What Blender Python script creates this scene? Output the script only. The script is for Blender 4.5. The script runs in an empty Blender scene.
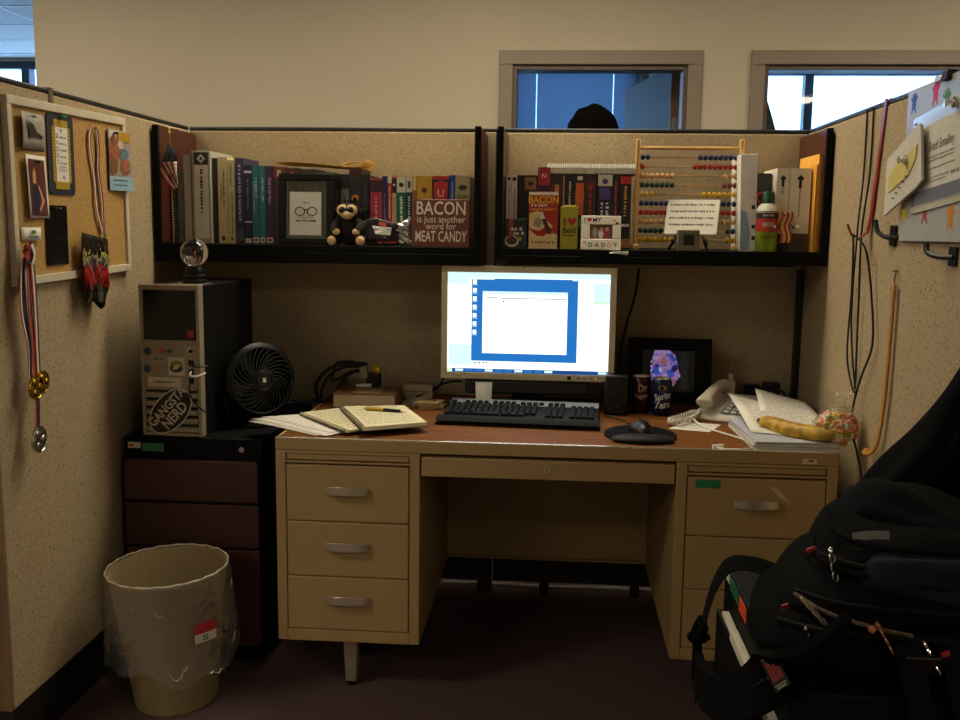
import bpy, math, random
from mathutils import Matrix, Vector, Euler
random.seed(7)
SC = bpy.context.scene
COL = SC.collection
PI = math.pi
R = math.radians

# ------------------------------------------------------------------ camera, world, exposure
cam_d = bpy.data.cameras.new('camera'); cam = bpy.data.objects.new('camera', cam_d); COL.objects.link(cam)
cam_d.sensor_width = 36.0; cam_d.lens = 36.0 * 979.47 / 960; cam_d.clip_start = .05
_r = Vector((0.99694578, 0.0770502, 0.01274284)); _u = Vector((-0.02310014, 0.13506712, 0.99056714)); _f = Vector((-0.07460226, 0.98783609, -0.13643447))
cam.matrix_world = Matrix(((_r.x, _u.x, -_f.x, 1.2956), (_r.y, _u.y, -_f.y, -3.4303), (_r.z, _u.z, -_f.z, 1.3327), (0, 0, 0, 1)))
SC.camera = cam
vs = SC.view_settings
vs.view_transform = 'Standard'; vs.look = 'None'; vs.gamma = 1.0; vs.use_curve_mapping = False
vs.exposure = 0.0
W_ = bpy.data.worlds.new('overcast_sky'); SC.world = W_; W_.use_nodes = True
bg = W_.node_tree.nodes['Background']; bg.inputs[0].default_value = (.34, .60, 1.0, 1); bg.inputs[1].default_value = 8.8
LAMP_COL = (1.0, .88, .655); LAMP_STR = 17

# ------------------------------------------------------------------ materials
def lin(h):
    h = h.lstrip('#'); v = [int(h[i:i+2], 16) / 255 for i in (0, 2, 4)]
    return tuple(((c / 12.92) if c <= .04045 else ((c + .055) / 1.055) ** 2.4) for c in v) + (1.0,)
_mc = {}
def mat(col, rough=.6, metal=0., var=.06, vs_=30., bump=0., bs=300., spec=.5, trans=0., emit=0., coat=0., stretch=None, name=None):
    key = (col, rough, metal, var, vs_, bump, bs, spec, trans, emit, coat, stretch)
    if key in _mc: return _mc[key]
    m = bpy.data.materials.new(name or 'surface_' + col.lstrip('#')); m.use_nodes = True
    nt = m.node_tree; N = nt.nodes; L = nt.links; b = N['Principled BSDF']
    c = lin(col)
    b.inputs['Roughness'].default_value = rough; b.inputs['Metallic'].default_value = metal
    b.inputs['Specular IOR Level'].default_value = spec
    b.inputs['Base Color'].default_value = c
    if trans: b.inputs['Transmission Weight'].default_value = trans
    if coat: b.inputs['Coat Weight'].default_value = coat; b.inputs['Coat Roughness'].default_value = .08
    if emit:
        b.inputs['Emission Color'].default_value = c; b.inputs['Emission Strength'].default_value = emit
    if var or bump:
        tc = N.new('ShaderNodeTexCoord'); src = tc.outputs['Object']
        if stretch:
            mp = N.new('ShaderNodeMapping'); mp.inputs['Scale'].default_value = stretch; L.new(src, mp.inputs[0]); src = mp.outputs[0]
    if var:
        n = N.new('ShaderNodeTexNoise'); n.inputs['Scale'].default_value = vs_; n.inputs['Detail'].default_value = 3
        L.new(src, n.inputs['Vector'])
        mx = N.new('ShaderNodeMix'); mx.data_type = 'RGBA'
        mx.inputs[6].default_value = tuple(x * (1 - var) for x in c[:3]) + (1,)
        mx.inputs[7].default_value = tuple(min(1, x * (1 + var)) for x in c[:3]) + (1,)
        rp = N.new('ShaderNodeValToRGB'); rp.color_ramp.elements[0].position = .32; rp.color_ramp.elements[1].position = .68
        L.new(n.outputs['Fac'], rp.inputs[0]); L.new(rp.outputs[0], mx.inputs[0]); L.new(mx.outputs[2], b.inputs['Base Color'])
        if emit: L.new(mx.outputs[2], b.inputs['Emission Color'])
    if bump:
        n2 = N.new('ShaderNodeTexNoise'); n2.inputs['Scale'].default_value = bs; n2.inputs['Detail'].default_value = 2
        L.new(src, n2.inputs['Vector'])
        bp = N.new('ShaderNodeBump'); bp.inputs['Strength'].default_value = bump; bp.inputs['Distance'].default_value = .002
        L.new(n2.outputs['Fac'], bp.inputs['Height']); L.new(bp.outputs[0], b.inputs['Normal'])
    _mc[key] = m
    return m
def film(name, col, gloss=.25, rough=.15, milk=.12, bump=0., bs=40.):
    """thin clear sheet: mostly lets light straight through, with a gloss and a little milkiness"""
    m = bpy.data.materials.new(name); m.use_nodes = True; nt = m.node_tree; N = nt.nodes; L = nt.links
    for n in list(N):
        if n.type != 'OUTPUT_MATERIAL': N.remove(n)
    out = [n for n in N if n.type == 'OUTPUT_MATERIAL'][0]
    t = N.new('ShaderNodeBsdfTransparent'); t.inputs[0].default_value = lin(col)
    d = N.new('ShaderNodeBsdfDiffuse'); d.inputs[0].default_value = (.75, .75, .72, 1)
    g = N.new('ShaderNodeBsdfGlossy'); g.inputs['Roughness'].default_value = rough
    m1 = N.new('ShaderNodeMixShader'); m1.inputs[0].default_value = milk; L.new(t.outputs[0], m1.inputs[1]); L.new(d.outputs[0], m1.inputs[2])
    fr = N.new('ShaderNodeFresnel'); fr.inputs[0].default_value = 1.2 + gloss
    mn = N.new('ShaderNodeMath'); mn.operation = 'MINIMUM'; mn.inputs[1].default_value = .3; L.new(fr.outputs[0], mn.inputs[0])
    m2 = N.new('ShaderNodeMixShader'); L.new(mn.outputs[0], m2.inputs[0]); L.new(m1.outputs[0], m2.inputs[1]); L.new(g.outputs[0], m2.inputs[2])
    if bump:
        tc = N.new('ShaderNodeTexCoord'); n2 = N.new('ShaderNodeTexNoise'); n2.inputs['Scale'].default_value = bs; L.new(tc.outputs['Object'], n2.inputs['Vector'])
        bp = N.new('ShaderNodeBump'); bp.inputs['Strength'].default_value = bump; bp.inputs['Distance'].default_value = .01
        L.new(n2.outputs['Fac'], bp.inputs['Height'])
        for s in (g, d): L.new(bp.outputs[0], s.inputs['Normal'])
        L.new(bp.outputs[0], fr.inputs['Normal'])
    L.new(m2.outputs[0], out.inputs[0])
    return m
def weave(name, c1, c2, scale, bump=.5, speck=None):
    """woven partition fabric: two-tone speckle with a thread relief"""
    m = bpy.data.materials.new(name); m.use_nodes = True; nt = m.node_tree; N = nt.nodes; L = nt.links; b = N['Principled BSDF']
    b.inputs['Roughness'].default_value = .95; b.inputs['Specular IOR Level'].default_value = .1
    tc = N.new('ShaderNodeTexCoord')
    n = N.new('ShaderNodeTexNoise'); n.inputs['Scale'].default_value = scale; n.inputs['Detail'].default_value = 4; n.inputs['Roughness'].default_value = .7
    L.new(tc.outputs['Object'], n.inputs['Vector'])
    mpz = N.new('ShaderNodeMapping'); mpz.inputs['Scale'].default_value = (230, 230, 150); L.new(tc.outputs['Object'], mpz.inputs[0])
    n2 = N.new('ShaderNodeTexNoise'); n2.inputs['Scale'].default_value = 1; L.new(mpz.outputs[0], n2.inputs['Vector'])
    ad = N.new('ShaderNodeMath'); ad.operation = 'ADD'; L.new(n.outputs['Fac'], ad.inputs[0]); L.new(n2.outputs['Fac'], ad.inputs[1])
    rp = N.new('ShaderNodeValToRGB'); rp.color_ramp.elements[0].position = .36; rp.color_ramp.elements[1].position = .64
    hl = N.new('ShaderNodeMath'); hl.operation = 'MULTIPLY'; hl.inputs[1].default_value = .5; L.new(ad.outputs[0], hl.inputs[0]); L.new(hl.outputs[0], rp.inputs[0])
    rp.color_ramp.elements[0].color = lin(c1); rp.color_ramp.elements[1].color = lin(c2)
    n3 = N.new('ShaderNodeTexNoise'); n3.inputs['Scale'].default_value = 130; n3.inputs['Detail'].default_value = 1; L.new(tc.outputs['Object'], n3.inputs['Vector'])
    r3 = N.new('ShaderNodeValToRGB'); r3.color_ramp.elements[0].position = .62; r3.color_ramp.elements[1].position = .76; L.new(n3.outputs['Fac'], r3.inputs[0])
    mx = N.new('ShaderNodeMix'); mx.data_type = 'RGBA'; L.new(r3.outputs[0], mx.inputs[0]); L.new(rp.outputs[0], mx.inputs[6]); mx.inputs[7].default_value = lin(speck or c1)
    L.new(mx.outputs[2], b.inputs['Base Color'])
    bp = N.new('ShaderNodeBump'); bp.inputs['Strength'].default_value = bump; bp.inputs['Distance'].default_value = .001
    L.new(hl.outputs[0], bp.inputs['Height']); L.new(bp.outputs[0], b.inputs['Normal'])
    return m
def lamp_mat(name, col, strength):
    m = bpy.data.materials.new(name); m.use_nodes = True; b = m.node_tree.nodes['Principled BSDF']
    b.inputs['Base Color'].default_value = (.8, .8, .8, 1); b.inputs['Emission Color'].default_value = tuple(col) + (1,); b.inputs['Emission Strength'].default_value = strength
    return m

# ------------------------------------------------------------------ mesh builder
class MB:
    def __init__(s): s.v = []; s.f = []; s.m = []
    def add(s, vs_, fs, m=0):
        o = len(s.v); s.v += [tuple(p) for p in vs_]; s.f += [tuple(i + o for i in f) for f in fs]; s.m += [m] * len(fs); return s
    def box(s, x0, x1, y0, y1, z0, z1, m=0):
        return s.add([(x0,y0,z0),(x1,y0,z0),(x1,y1,z0),(x0,y1,z0),(x0,y0,z1),(x1,y0,z1),(x1,y1,z1),(x0,y1,z1)],
                     [(0,3,2,1),(4,5,6,7),(0,1,5,4),(1,2,6,5),(2,3,7,6),(3,0,4,7)], m)
    def hexa(s, b, t, m=0):                       # two quads (bottom, top), each counter-clockwise seen from above
        return s.add(list(b) + list(t), [(0,3,2,1),(4,5,6,7),(0,1,5,4),(1,2,6,5),(2,3,7,6),(3,0,4,7)], m)
    def tube(s, pts, r, n=8, m=0, caps=True, closed=False, flat=None):
        P = [Vector(p) for p in pts]; k = len(P)
        rr = list(r) if isinstance(r, (list, tuple)) else [r] * k
        T = []
        for i in range(k):
            a = P[(i - 1) % k] if (closed or i > 0) else P[i]; b = P[(i + 1) % k] if (closed or i < k - 1) else P[i]
            d = b - a; T.append(d.normalized() if d.length > 1e-9 else Vector((0, 0, 1)))
        up = Vector((0, 0, 1)) if abs(T[0].z) < .9 else Vector((1, 0, 0))
        nrm = (up - T[0] * up.dot(T[0])).normalized(); vs_ = []
        for i in range(k):
            nrm = (nrm - T[i] * nrm.dot(T[i]))
            nrm = nrm.normalized() if nrm.length > 1e-6 else Vector((1, 0, 0))
            bn = T[i].cross(nrm)
            for j in range(n):
                a = 2 * PI * j / n
                vs_.append(P[i] + nrm * (math.cos(a) * rr[i]) + bn * (math.sin(a) * rr[i]))
        fs = []
        for i in range(k if closed else k - 1):
            for j in range(n):
                i2 = (i + 1) % k
                fs.append((i*n+j, i*n+(j+1) % n, i2*n+(j+1) % n, i2*n+j))
        if caps and not closed:
            fs.append(tuple(range(n - 1, -1, -1))); fs.append(tuple((k-1)*n + j for j in range(n)))
        return s.add(vs_, fs, m)
    def cyl(s, p0, p1, r0, r1=None, n=20, m=0): return s.tube([p0, p1], [r0, r0 if r1 is None else r1], n, m)
    def strip(s, pts, side, w, t, m=0):           # flat band swept along pts; side = width direction(s)
        P = [Vector(p) for p in pts]; k = len(P); vs_ = []
        ww = list(w) if isinstance(w, (list, tuple)) else [w] * k
        for i in range(k):
            T = (P[min(i+1, k-1)] - P[max(i-1, 0)]).normalized()
            sd = Vector(side[i] if isinstance(side, list) else side); sd = (sd - T * sd.dot(T)).normalized(); nn = T.cross(sd)
            for a, b in ((-1,-1),(1,-1),(1,1),(-1,1)): vs_.append(P[i] + sd * (a * ww[i] / 2) + nn * (b * t / 2))
        fs = [(i*4+j, i*4+(j+1) % 4, i*4+4+(j+1) % 4, i*4+4+j) for i in range(k-1) for j in range(4)] + [(3,2,1,0), tuple((k-1)*4+j for j in range(4))]
        return s.add(vs_, fs, m)
    def lathe(s, prof, n=32, c=(0,0,0), m=0, fn=None):
        k = len(prof); vs_ = []
        for r, z in prof:
            for j in range(n):
                a = 2*PI*j/n; p = (c[0]+r*math.cos(a), c[1]+r*math.sin(a), c[2]+z)
                vs_.append(fn(p, a) if fn else p)
        fs = [(i*n+j, i*n+(j+1) % n, (i+1)*n+(j+1) % n, (i+1)*n+j) for i in range(k-1) for j in range(n)]
        return s.add(vs_, fs, m)
    def prism(s, poly, y0, y1, m=0):              # outline in x-z, front at y0 (towards -y), counter-clockwise seen from the front
        n = len(poly); vs_ = [(x, y0, z) for x, z in poly] + [(x, y1, z) for x, z in poly]
        fs = [tuple(range(n)), tuple(range(2*n-1, n-1, -1))] + [(i, n+i, n+(i+1) % n, (i+1) % n) for i in range(n)]
        return s.add(vs_, fs, m)
    def slab(s, poly, z0, z1, m=0):               # outline in x-y (counter-clockwise from above)
        n = len(poly); vs_ = [(x, y, z0) for x, y in poly] + [(x, y, z1) for x, y in poly]
        fs = [tuple(range(n-1, -1, -1)), tuple(range(n, 2*n))] + [(i, (i+1) % n, n+(i+1) % n, n+i) for i in range(n)]
        return s.add(vs_, fs, m)
    def ball(s, c, r, nu=16, nv=10, m=0, fn=None):
        rx, ry, rz = r if isinstance(r, (tuple, list)) else (r, r, r); vs_ = []
        for i in range(nv + 1):
            t = PI * i / nv
            for j in range(nu):
                a = 2*PI*j/nu; p = (c[0]+rx*math.sin(t)*math.cos(a), c[1]+ry*math.sin(t)*math.sin(a), c[2]-rz*math.cos(t))
                vs_.append(fn(p) if fn else p)
        return s.add(vs_, [(i*nu+j, i*nu+(j+1) % nu, (i+1)*nu+(j+1) % nu, (i+1)*nu+j) for i in range(nv) for j in range(nu)], m)
    def grid(s, fn, nu, nv, m=0, t=0):
        vs_ = [fn(i/nu, j/nv) for j in range(nv+1) for i in range(nu+1)]
        fs = [(j*(nu+1)+i, j*(nu+1)+i+1, (j+1)*(nu+1)+i+1, (j+1)*(nu+1)+i) for j in range(nv) for i in range(nu)]
        return s.add(vs_, fs, m)
    def rect(s, x0, x1, z0, z1, y=0, m=0): return s.add([(x0,y,z0),(x1,y,z0),(x1,y,z1),(x0,y,z1)], [(0,1,2,3)], m)
    def card(s, x0, x1, z0, z1, y=0, t=.0006, m=0): return s.box(x0, x1, y - t, y, z0, z1, m)
    def disc(s, cx, cz, rx, rz=None, y=0, n=20, m=0, rot=0, t=.0006):
        rz = rx if rz is None else rz; P = []
        for j in range(n):
            a = 2*PI*j/n; u, w = rx*math.cos(a), rz*math.sin(a); P.append((cx+u*math.cos(rot)-w*math.sin(rot), cz+u*math.sin(rot)+w*math.cos(rot)))
        return s.prism(P, y - t, y, m)
    def text(s, body, size, x, z, y=0, m=0, align='CENTER', rot=0., sx=1., bold=.0):
        v, f = glyphs(body, align, bold); ca, sa = math.cos(rot), math.sin(rot)
        return s.add([(x + (px*sx*ca - pz*sa) * size, y, z + (px*sx*sa + pz*ca) * size) for px, pz in v], f, m)
    def scribble(s, x0, x1, z, h, y=0, m=0, rnd=random):   # print too small to read: a broken run of strokes
        x = x0
        while x < x1:
            w = h * rnd.uniform(.35, .8); e = min(x + w, x1)
            s.rect(x, e, z - h * rnd.uniform(.3, .5), z + h * rnd.uniform(.25, .5), y, m); x = e + h * rnd.choice((.2, .25, .6))
        return s
    def vscribble(s, z1, z0, x, h, y=0, m=0, rnd=random):  # the same, running down a spine
        z = z1
        while z > z0:
            w = h * rnd.uniform(.35, .8); e = max(z - w, z0)
            s.rect(x - h * rnd.uniform(.3, .5), x + h * rnd.uniform(.25, .5), e, z, y, m); z = e - h * rnd.choice((.2, .25, .6))
        return s
    def xf(s, M, start=0):
        for i in range(start, len(s.v)): s.v[i] = tuple(M @ Vector(s.v[i]))
        return s
    def build(s, name, mats, parent=None, loc=(0,0,0), rot=None, bevel=0., seg=2, smooth=38, solid=0., sub=0):
        me = bpy.data.meshes.new(name); me.from_pydata(s.v, [], s.f)
        mats = mats if isinstance(mats, (list, tuple)) else [mats]
        for m in mats: me.materials.append(m)
        if len(mats) > 1: me.polygons.foreach_set('material_index', s.m)
        me.update()
        if smooth:
            me.polygons.foreach_set('use_smooth', [True] * len(me.polygons)); me.set_sharp_from_angle(angle=R(smooth))
        return place(name, me, parent, loc, rot, bevel, seg, solid, sub)
def place(name, me, parent=None, loc=(0,0,0), rot=None, bevel=0., seg=2, solid=0., sub=0):
    o = bpy.data.objects.new(name, me); COL.objects.link(o); o.location = loc
    if rot is not None: o.rotation_euler = rot if isinstance(rot, (tuple, list)) else (0, 0, rot)
    if parent: o.parent = parent
    if solid:
        md = o.modifiers.new('thickness', 'SOLIDIFY'); md.thickness = solid; md.offset = 0
    if sub:
        md = o.modifiers.new('subdivide', 'SUBSURF'); md.levels = sub; md.render_levels = sub
    if bevel:
        md = o.modifiers.new('bevel', 'BEVEL'); md.width = bevel; md.segments = seg; md.limit_method = 'ANGLE'; md.angle_limit = R(40); md.harden_normals = False
    return o
_gc = {}
def glyphs(body, align, bold):
    k = (body, align, bold)
    if k not in _gc:
        cu = bpy.data.curves.new('lettering', 'FONT'); cu.body = body; cu.size = 1; cu.align_x = align; cu.align_y = 'CENTER'; cu.resolution_u = 2; cu.offset = bold
        o = bpy.data.objects.new('lettering', cu); COL.objects.link(o)
        me = bpy.data.meshes.new_from_object(o.evaluated_get(bpy.context.evaluated_depsgraph_get()))
        _gc[k] = ([(v.co.x, v.co.y) for v in me.vertices], [tuple(p.vertices) for p in me.polygons])
        bpy.data.objects.remove(o); bpy.data.curves.remove(cu); bpy.data.meshes.remove(me)
    return _gc[k]
def tag(o, label, cat=None, group=None, kind=None):
    o['label'] = label
    if cat: o['category'] = cat
    if group: o['group'] = group
    if kind: o['kind'] = kind
    return o
def thing(name, label, cat, loc=(0,0,0), rz=0., group=None, rot=None):
    o = bpy.data.objects.new(name, None); COL.objects.link(o); o.empty_display_size = .05
    o.location = loc; o.rotation_euler = rot if rot else (0, 0, rz)
    return tag(o, label, cat, group)
def struct(o, label): o['label'] = label; o['kind'] = 'structure'; return o
def arc(c, r, a0, a1, n): return [(c[0] + r*math.cos(a0+(a1-a0)*i/n), c[1] + r*math.sin(a0+(a1-a0)*i/n)) for i in range(n+1)]
def rrect(x0, x1, z0, z1, r, n=4):
    return arc((x1-r, z0+r), r, -PI/2, 0, n) + arc((x1-r, z1-r), r, 0, PI/2, n) + arc((x0+r, z1-r), r, PI/2, PI, n) + arc((x0+r, z0+r), r, PI, 1.5*PI, n)
def spline(pts, n=6):
    P = [Vector(p) for p in pts]; out = []
    for i in range(len(P)-1):
        a, b, c, d = P[max(i-1,0)], P[i], P[i+1], P[min(i+2, len(P)-1)]
        for j in range(n):
            t = j/n; out.append(.5*((2*b)+(c-a)*t+(2*a-5*b+4*c-d)*t*t+(3*b-a-3*c+d)*t**3))
    out.append(P[-1]); return out
LEFT, RIGHT = PI/2, -PI/2                          # heading of things that hang on the left / right partition

# ------------------------------------------------------------------ common materials
M_wall = mat('#b9ae98', .9, var=.02, vs_=3, bump=.12, bs=160, name='painted_wall')
M_case = mat('#837464', .5, var=.03, name='window_casing_paint')
M_bronze = mat('#3a4250', .5, metal=.2, name='bronze_anodised')
M_fab = weave('partition_fabric', '#948264', '#b9a586', 210)
M_fab2 = weave('speckled_partition_fabric', '#948264', '#b9a586', 210, speck='#6d5a42')
M_black = mat('#070707', .6, var=.1, spec=.15, name='black_laminate')
M_cap = mat('#15120f', .45, name='dark_trim')
M_tan = mat('#a3875a', .48, var=.03, vs_=6, bump=.05, bs=400, name='putty_steel')
M_tan2 = mat('#9a7f54', .5, var=.03, vs_=5, bump=.05, bs=400, name='putty_steel_body')
M_nickel = mat('#cfc4b0', .35, metal=.75, var=.04, name='brushed_nickel')
M_chrome = mat('#d8d8d8', .15, metal=1., var=0, name='chrome')
M_paper = mat('#e0dcd0', .85, var=.02, name='paper')
M_white = mat('#dedbd0', .5, var=.02, name='white_plastic')
M_ink = mat('#1c1a18', .8, var=0, name='ink')
M_bplas = mat('#0a0a0b', .45, var=.05, spec=.3, name='black_plastic')
M_rubber = mat('#0b0b0b', .75, var=.05, name='black_rubber')
M_glass = film('window_glass', '#f2f6f8', .3, .02, .0)

# ================================================================== the room
CZ = 2.72
carpet = mat('#5c4a4a', 1., var=.5, vs_=260, bump=1., bs=420, spec=.05, name='carpet')
struct(MB().box(-6.5, 7, -6, 5.2, -.05, 0).build('floor', carpet, smooth=0), 'dark maroon-brown office carpet')
ceil = struct(MB().box(-6.5, 7, -6, 5.2, CZ, CZ+.05).build('ceiling', mat('#c9c8c2', .95, var=.04, vs_=90, bump=.3, bs=240, name='ceiling_tile'), smooth=0), 'pale suspended tile ceiling')
gb = mat('#d8d8d2', .6, var=0, name='grid_paint')
mx_ = MB().box(-6.5, 7, -.012, .012, -.004, .0); my_ = MB().box(-.012, .012, -6, 5.2, -.005, .0)
o0 = mx_.build('grid_bar', gb, ceil, (0, -5.4, CZ), smooth=0)
for i in range(1, 18): place('grid_bar', o0.data, ceil, (0, -5.4 + .6*i, CZ))
o0 = my_.build('grid_bar', gb, ceil, (-6.0, 0, CZ), smooth=0)
for i in range(1, 11): place('grid_bar', o0.data, ceil, (-6.0 + 1.2*i, 0, CZ))
for x0, x1, y0, y1, n, lb in ((-6.6, -6.5, -6, 5.2, 'wall_left', 'painted wall at the left end of the office'), (7, 7.1, -6, 5.2, 'wall_right', 'painted wall at the right end of the office'), (-6.5, 7, -6.1, -6, 'wall_front', 'painted wall behind the viewer')):
    struct(MB().box(x0, x1, y0, y1, 0, CZ).build(n, M_wall, smooth=0), lb)

# inner office wall with two borrowed-light windows
YB, YB2 = 1.25, 1.37
w1 = (1.078, 1.879, .95, 2.07); w2 = (2.224, 4.3, .95, 2.07)
b = MB()
b.box(-1.22, w1[0], YB, YB2, 0, CZ); b.box(w1[1], w2[0], YB, YB2, 0, CZ); b.box(w2[1], 7, YB, YB2, 0, CZ)
for w in (w1, w2): b.box(w[0], w[1], YB, YB2, 0, w[2]); b.box(w[0], w[1], YB, YB2, w[3], CZ)
struct(b.build('wall_back', M_wall, smooth=0), 'beige painted office wall behind the cubicle with two windows')
struct(MB().box(-1.22, -1.1, YB2, 5, 0, CZ).build('wall_side', M_wall, smooth=0), 'end wall of the inner offices')
struct(MB().box(2.03, 2.13, YB2, 5, 0, CZ).build('wall_partition', M_wall, smooth=0), 'wall between the two inner offices')
for k, w in ((1, w1), (2, w2)):
    e = bpy.data.objects.new('window_%d' % k, None); COL.objects.link(e); e.location = ((w[0]+w[1])/2, YB, w[2])
    struct(e, ('interior window with taupe casing looking onto closed blinds', 'interior window with taupe casing looking onto bright daylight')[k-1])
    hw = (w[1]-w[0])/2; hh = w[3]-w[2]; c = .063
    for x0, x1, z0, z1 in ((-hw-c, hw+c, hh, hh+c), (-hw-c, -hw, -c, hh), (hw, hw+c, -c, hh), (-hw, hw, -c, 0)):
        MB().box(x0, x1, -.018, 0, z0, z1).build('casing', M_case, e, bevel=.003)
    for x0, x1, z0, z1 in ((-hw, hw, hh-.022, hh), (-hw, -hw+.02, 0, hh-.022), (hw-.02, hw, 0, hh-.022), (-hw+.02, hw-.02, 0, .022)):
        MB().box(x0, x1, .0, .11, z0, z1).build('jamb', mat('#5d4c43', .5, name='window_jamb'), e, bevel=.002)
    MB().box(-hw+.02, hw-.02, .055, .059, .022, hh-.022).build('glass', M_glass, e, smooth=0)

# outer wall with daylight windows
YO = 5.0
ops = ((-6.2, -1.45, .9, 2.69, 3, (-4.9, -3.335, -2.4)), (-.7, 1.945, .9, 2.66, 4, (.90,)), (2.3, 6.4, .9, 2.645, 5, (3.335, 4.6, 5.6)))  # middle opening widened out of view, unblinded, to throw daylight on the door
b = MB(); xs = [-6.5] + [v for o in ops for v in o[:2]] + [7]
for i in range(0, len(xs), 2): b.box(xs[i], xs[i+1], YO, YO+.15, 0, CZ)
for o in ops: b.box(o[0], o[1], YO, YO+.15, 0, o[2]); b.box(o[0], o[1], YO, YO+.15, o[3], CZ)
struct(b.build('wall_far', M_wall, smooth=0), 'outer office wall with large daylight windows')
for x0, x1, z0, z1, k, mull in ops:
    e = bpy.data.objects.new('window_%d' % k, None); COL.objects.link(e); e.location = (x0, YO, z0)
    struct(e, {3: 'daylight window of the open office at the far left', 4: 'outer window behind the closed blinds, with an unseen open part added to light the office', 5: 'tall daylight window with dark mullion beyond the right interior window'}[k])
    w, h = x1-x0, z1-z0
    for a0, a1, c0, c1 in ((0, w, h-.06, h), (0, w, 0, .06), (0, .05, .06, h-.06), (w-.05, w, .06, h-.06)):
        MB().box(a0, a1, .02, .10, c0, c1).build('frame', M_bronze, e, bevel=.004)
    for mx in mull: MB().box(mx-x0-.035, mx-x0+.035, .0, .11, .06, h-.06).build('mullion', M_bronze, e, bevel=.004)
    edges = [.05] + [mx-x0 for mx in mull] + [w-.05]
    for i in range(len(edges)-1): MB().box(edges[i]+.035*(i > 0), edges[i+1]-.035*(i < len(edges)-2), .058, .062, .06, h-.06).build('pane', M_glass, e, smooth=0)
# closed blind in the first inner office
bl = thing('window_blind', 'closed blue-grey horizontal blind seen through the left interior window', 'blind', (1.44, 4.96, 2.62))
blm = mat('#6f8298', .6, var=.04, trans=.0, name='blind_slat')
nt = blm.node_tree; tr = nt.nodes.new('ShaderNodeBsdfTranslucent'); tr.inputs[0].default_value = (.12, .165, .225, 1)
ms = nt.nodes.new('ShaderNodeMixShader'); ms.inputs[0].default_value = .5
nt.links.new(nt.nodes['Principled BSDF'].outputs[0], ms.inputs[1]); nt.links.new(tr.outputs[0], ms.inputs[2]); nt.links.new(ms.outputs[0], nt.nodes['Material Output'].inputs[0])
MB().box(-.50, .50, -.02, .02, -.0, .03).build('headrail', mat('#7d92ad', .5), bl, bevel=.004)
b = MB()
for i in range(78):
    z = -.02 - i * .0215
    for x0, x1 in ((-.495, -.337), (-.331, .297), (.303, .495)):
        b.add([(x0, -.010, z-.025), (x1, -.010, z-.025), (x1, .010, z), (x0, .010, z)], [(0, 1, 2, 3)])
o = b.build('slats', blm, bl); o['kind'] = 'stuff'
MB().box(-.5, .5, -.012, .012, -1.73, -1.71).build('bottom_rail', mat('#7d92ad', .5), bl, bevel=.003)
for x in (-.334, .30): MB().tube([(x, -.014, 0), (x, -.014, -1.71)], .0012, 5).build('ladder_cord', mat('#d8dde4', .7), bl)

# open door in the first inner office
d = bpy.data.objects.new('door_1', None); COL.objects.link(d); d.location = (1.83, 1.47, 0); d.rotation_euler = (0, 0, math.atan2(2.30-1.47, 1.665-1.83) - PI/2)
struct(d, 'open dark office door seen through the left interior window')
b = MB(); b.box(0, .045, .0012, .85, .01, 2.1)
b.build('door_leaf', mat('#1d191b', .6, var=.12, vs_=6, stretch=(1, 1, .1), name='door_veneer'), d, bevel=.002)
MB().box(-.0005, .0455, -.004, .0011, .01, 2.1).build('edge_band', mat('#8a5a34', .5, var=.15, vs_=9, stretch=(1, 1, .2)), d)
MB().box(.010, .036, -.006, -.0041, 1.66, 1.86).build('latch_plate', M_nickel, d, bevel=.001)
b = MB(); b.cyl((-.05, .06, 1.0), (0, .06, 1.0), .012); b.tube([(-.05, .06, 1.0), (-.055, .10, 1.0), (-.055, .18, 1.0)], .009, 10); b.build('handle', M_nickel, d)
# coat on a rack just inside the second inner office
ct = thing('coat_rack', 'coat rack with a grey-green coat just inside the right interior window', 'coat rack', (2.29, 1.62, 0))
b = MB(); b.cyl((0, 0, .02), (0, 0, 1.92), .014, .012); b.build('pole', M_bplas, ct)
b = MB(); b.lathe([(0, 0), (.13, 0), (.13, .012), (.03, .03), (0, .03)], 24); b.build('base', M_bplas, ct)
b = MB()
for a in range(3): b.tube([(0, 0, 1.55), (.06*math.cos(a*2.1), .06*math.sin(a*2.1), 1.58), (.07*math.cos(a*2.1), .07*math.sin(a*2.1), 1.62)], .006, 6)
b.build('hooks', M_bplas, ct)
def coatfn(p, a):
    z = p[2]; k = 1 + .16*math.sin(5*a) + .08*math.sin(11*a+z*9)
    return (p[0]*k, p[1]*k*.8, z)
MB().lathe([(.02, 1.99), (.03, 1.94), (.05, 1.88), (.08, 1.78), (.105, 1.5), (.115, 1.25), (.12, 1.05), (.10, 1.04)], 36, fn=coatfn).build('coat', mat('#2b3436', .9, var=.15), ct, solid=.004)

# ceiling troffers (row above the desk, plus unseen ones added as front fill)
dif = lamp_mat('lamp_diffuser', LAMP_COL, LAMP_STR)
for i, (x, y, lb) in enumerate(((1.05, -.2, 'recessed ceiling light straight above the desk'), (-1.35, -.2, 'recessed ceiling light left of the cubicle'), (3.45, -.2, 'recessed ceiling light right of the cubicle'), (-1.35, -2.6, 'unseen ceiling light added as fill near the left of the viewer'), (3.45, -5.0, 'unseen ceiling light added as fill behind the viewer on the right'), (-1.35, -5.0, 'unseen ceiling light added as fill behind the viewer on the left'))):
    t = thing('ceiling_light', lb, 'ceiling light', (x, y, CZ), group='recessed ceiling lights')
    for a0, a1, c0, c1 in ((-.6, .6, -.3, -.275), (-.6, .6, .275, .3), (-.6, -.575, -.275, .275), (.575, .6, -.275, .275)):
        MB().box(a0, a1, c0, c1, -.016, -.006).build('frame', gb, t, smooth=0)
    MB().box(-.575, .575, -.275, .275, -.012, -.007).build('diffuser', dif, t, smooth=0)

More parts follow.
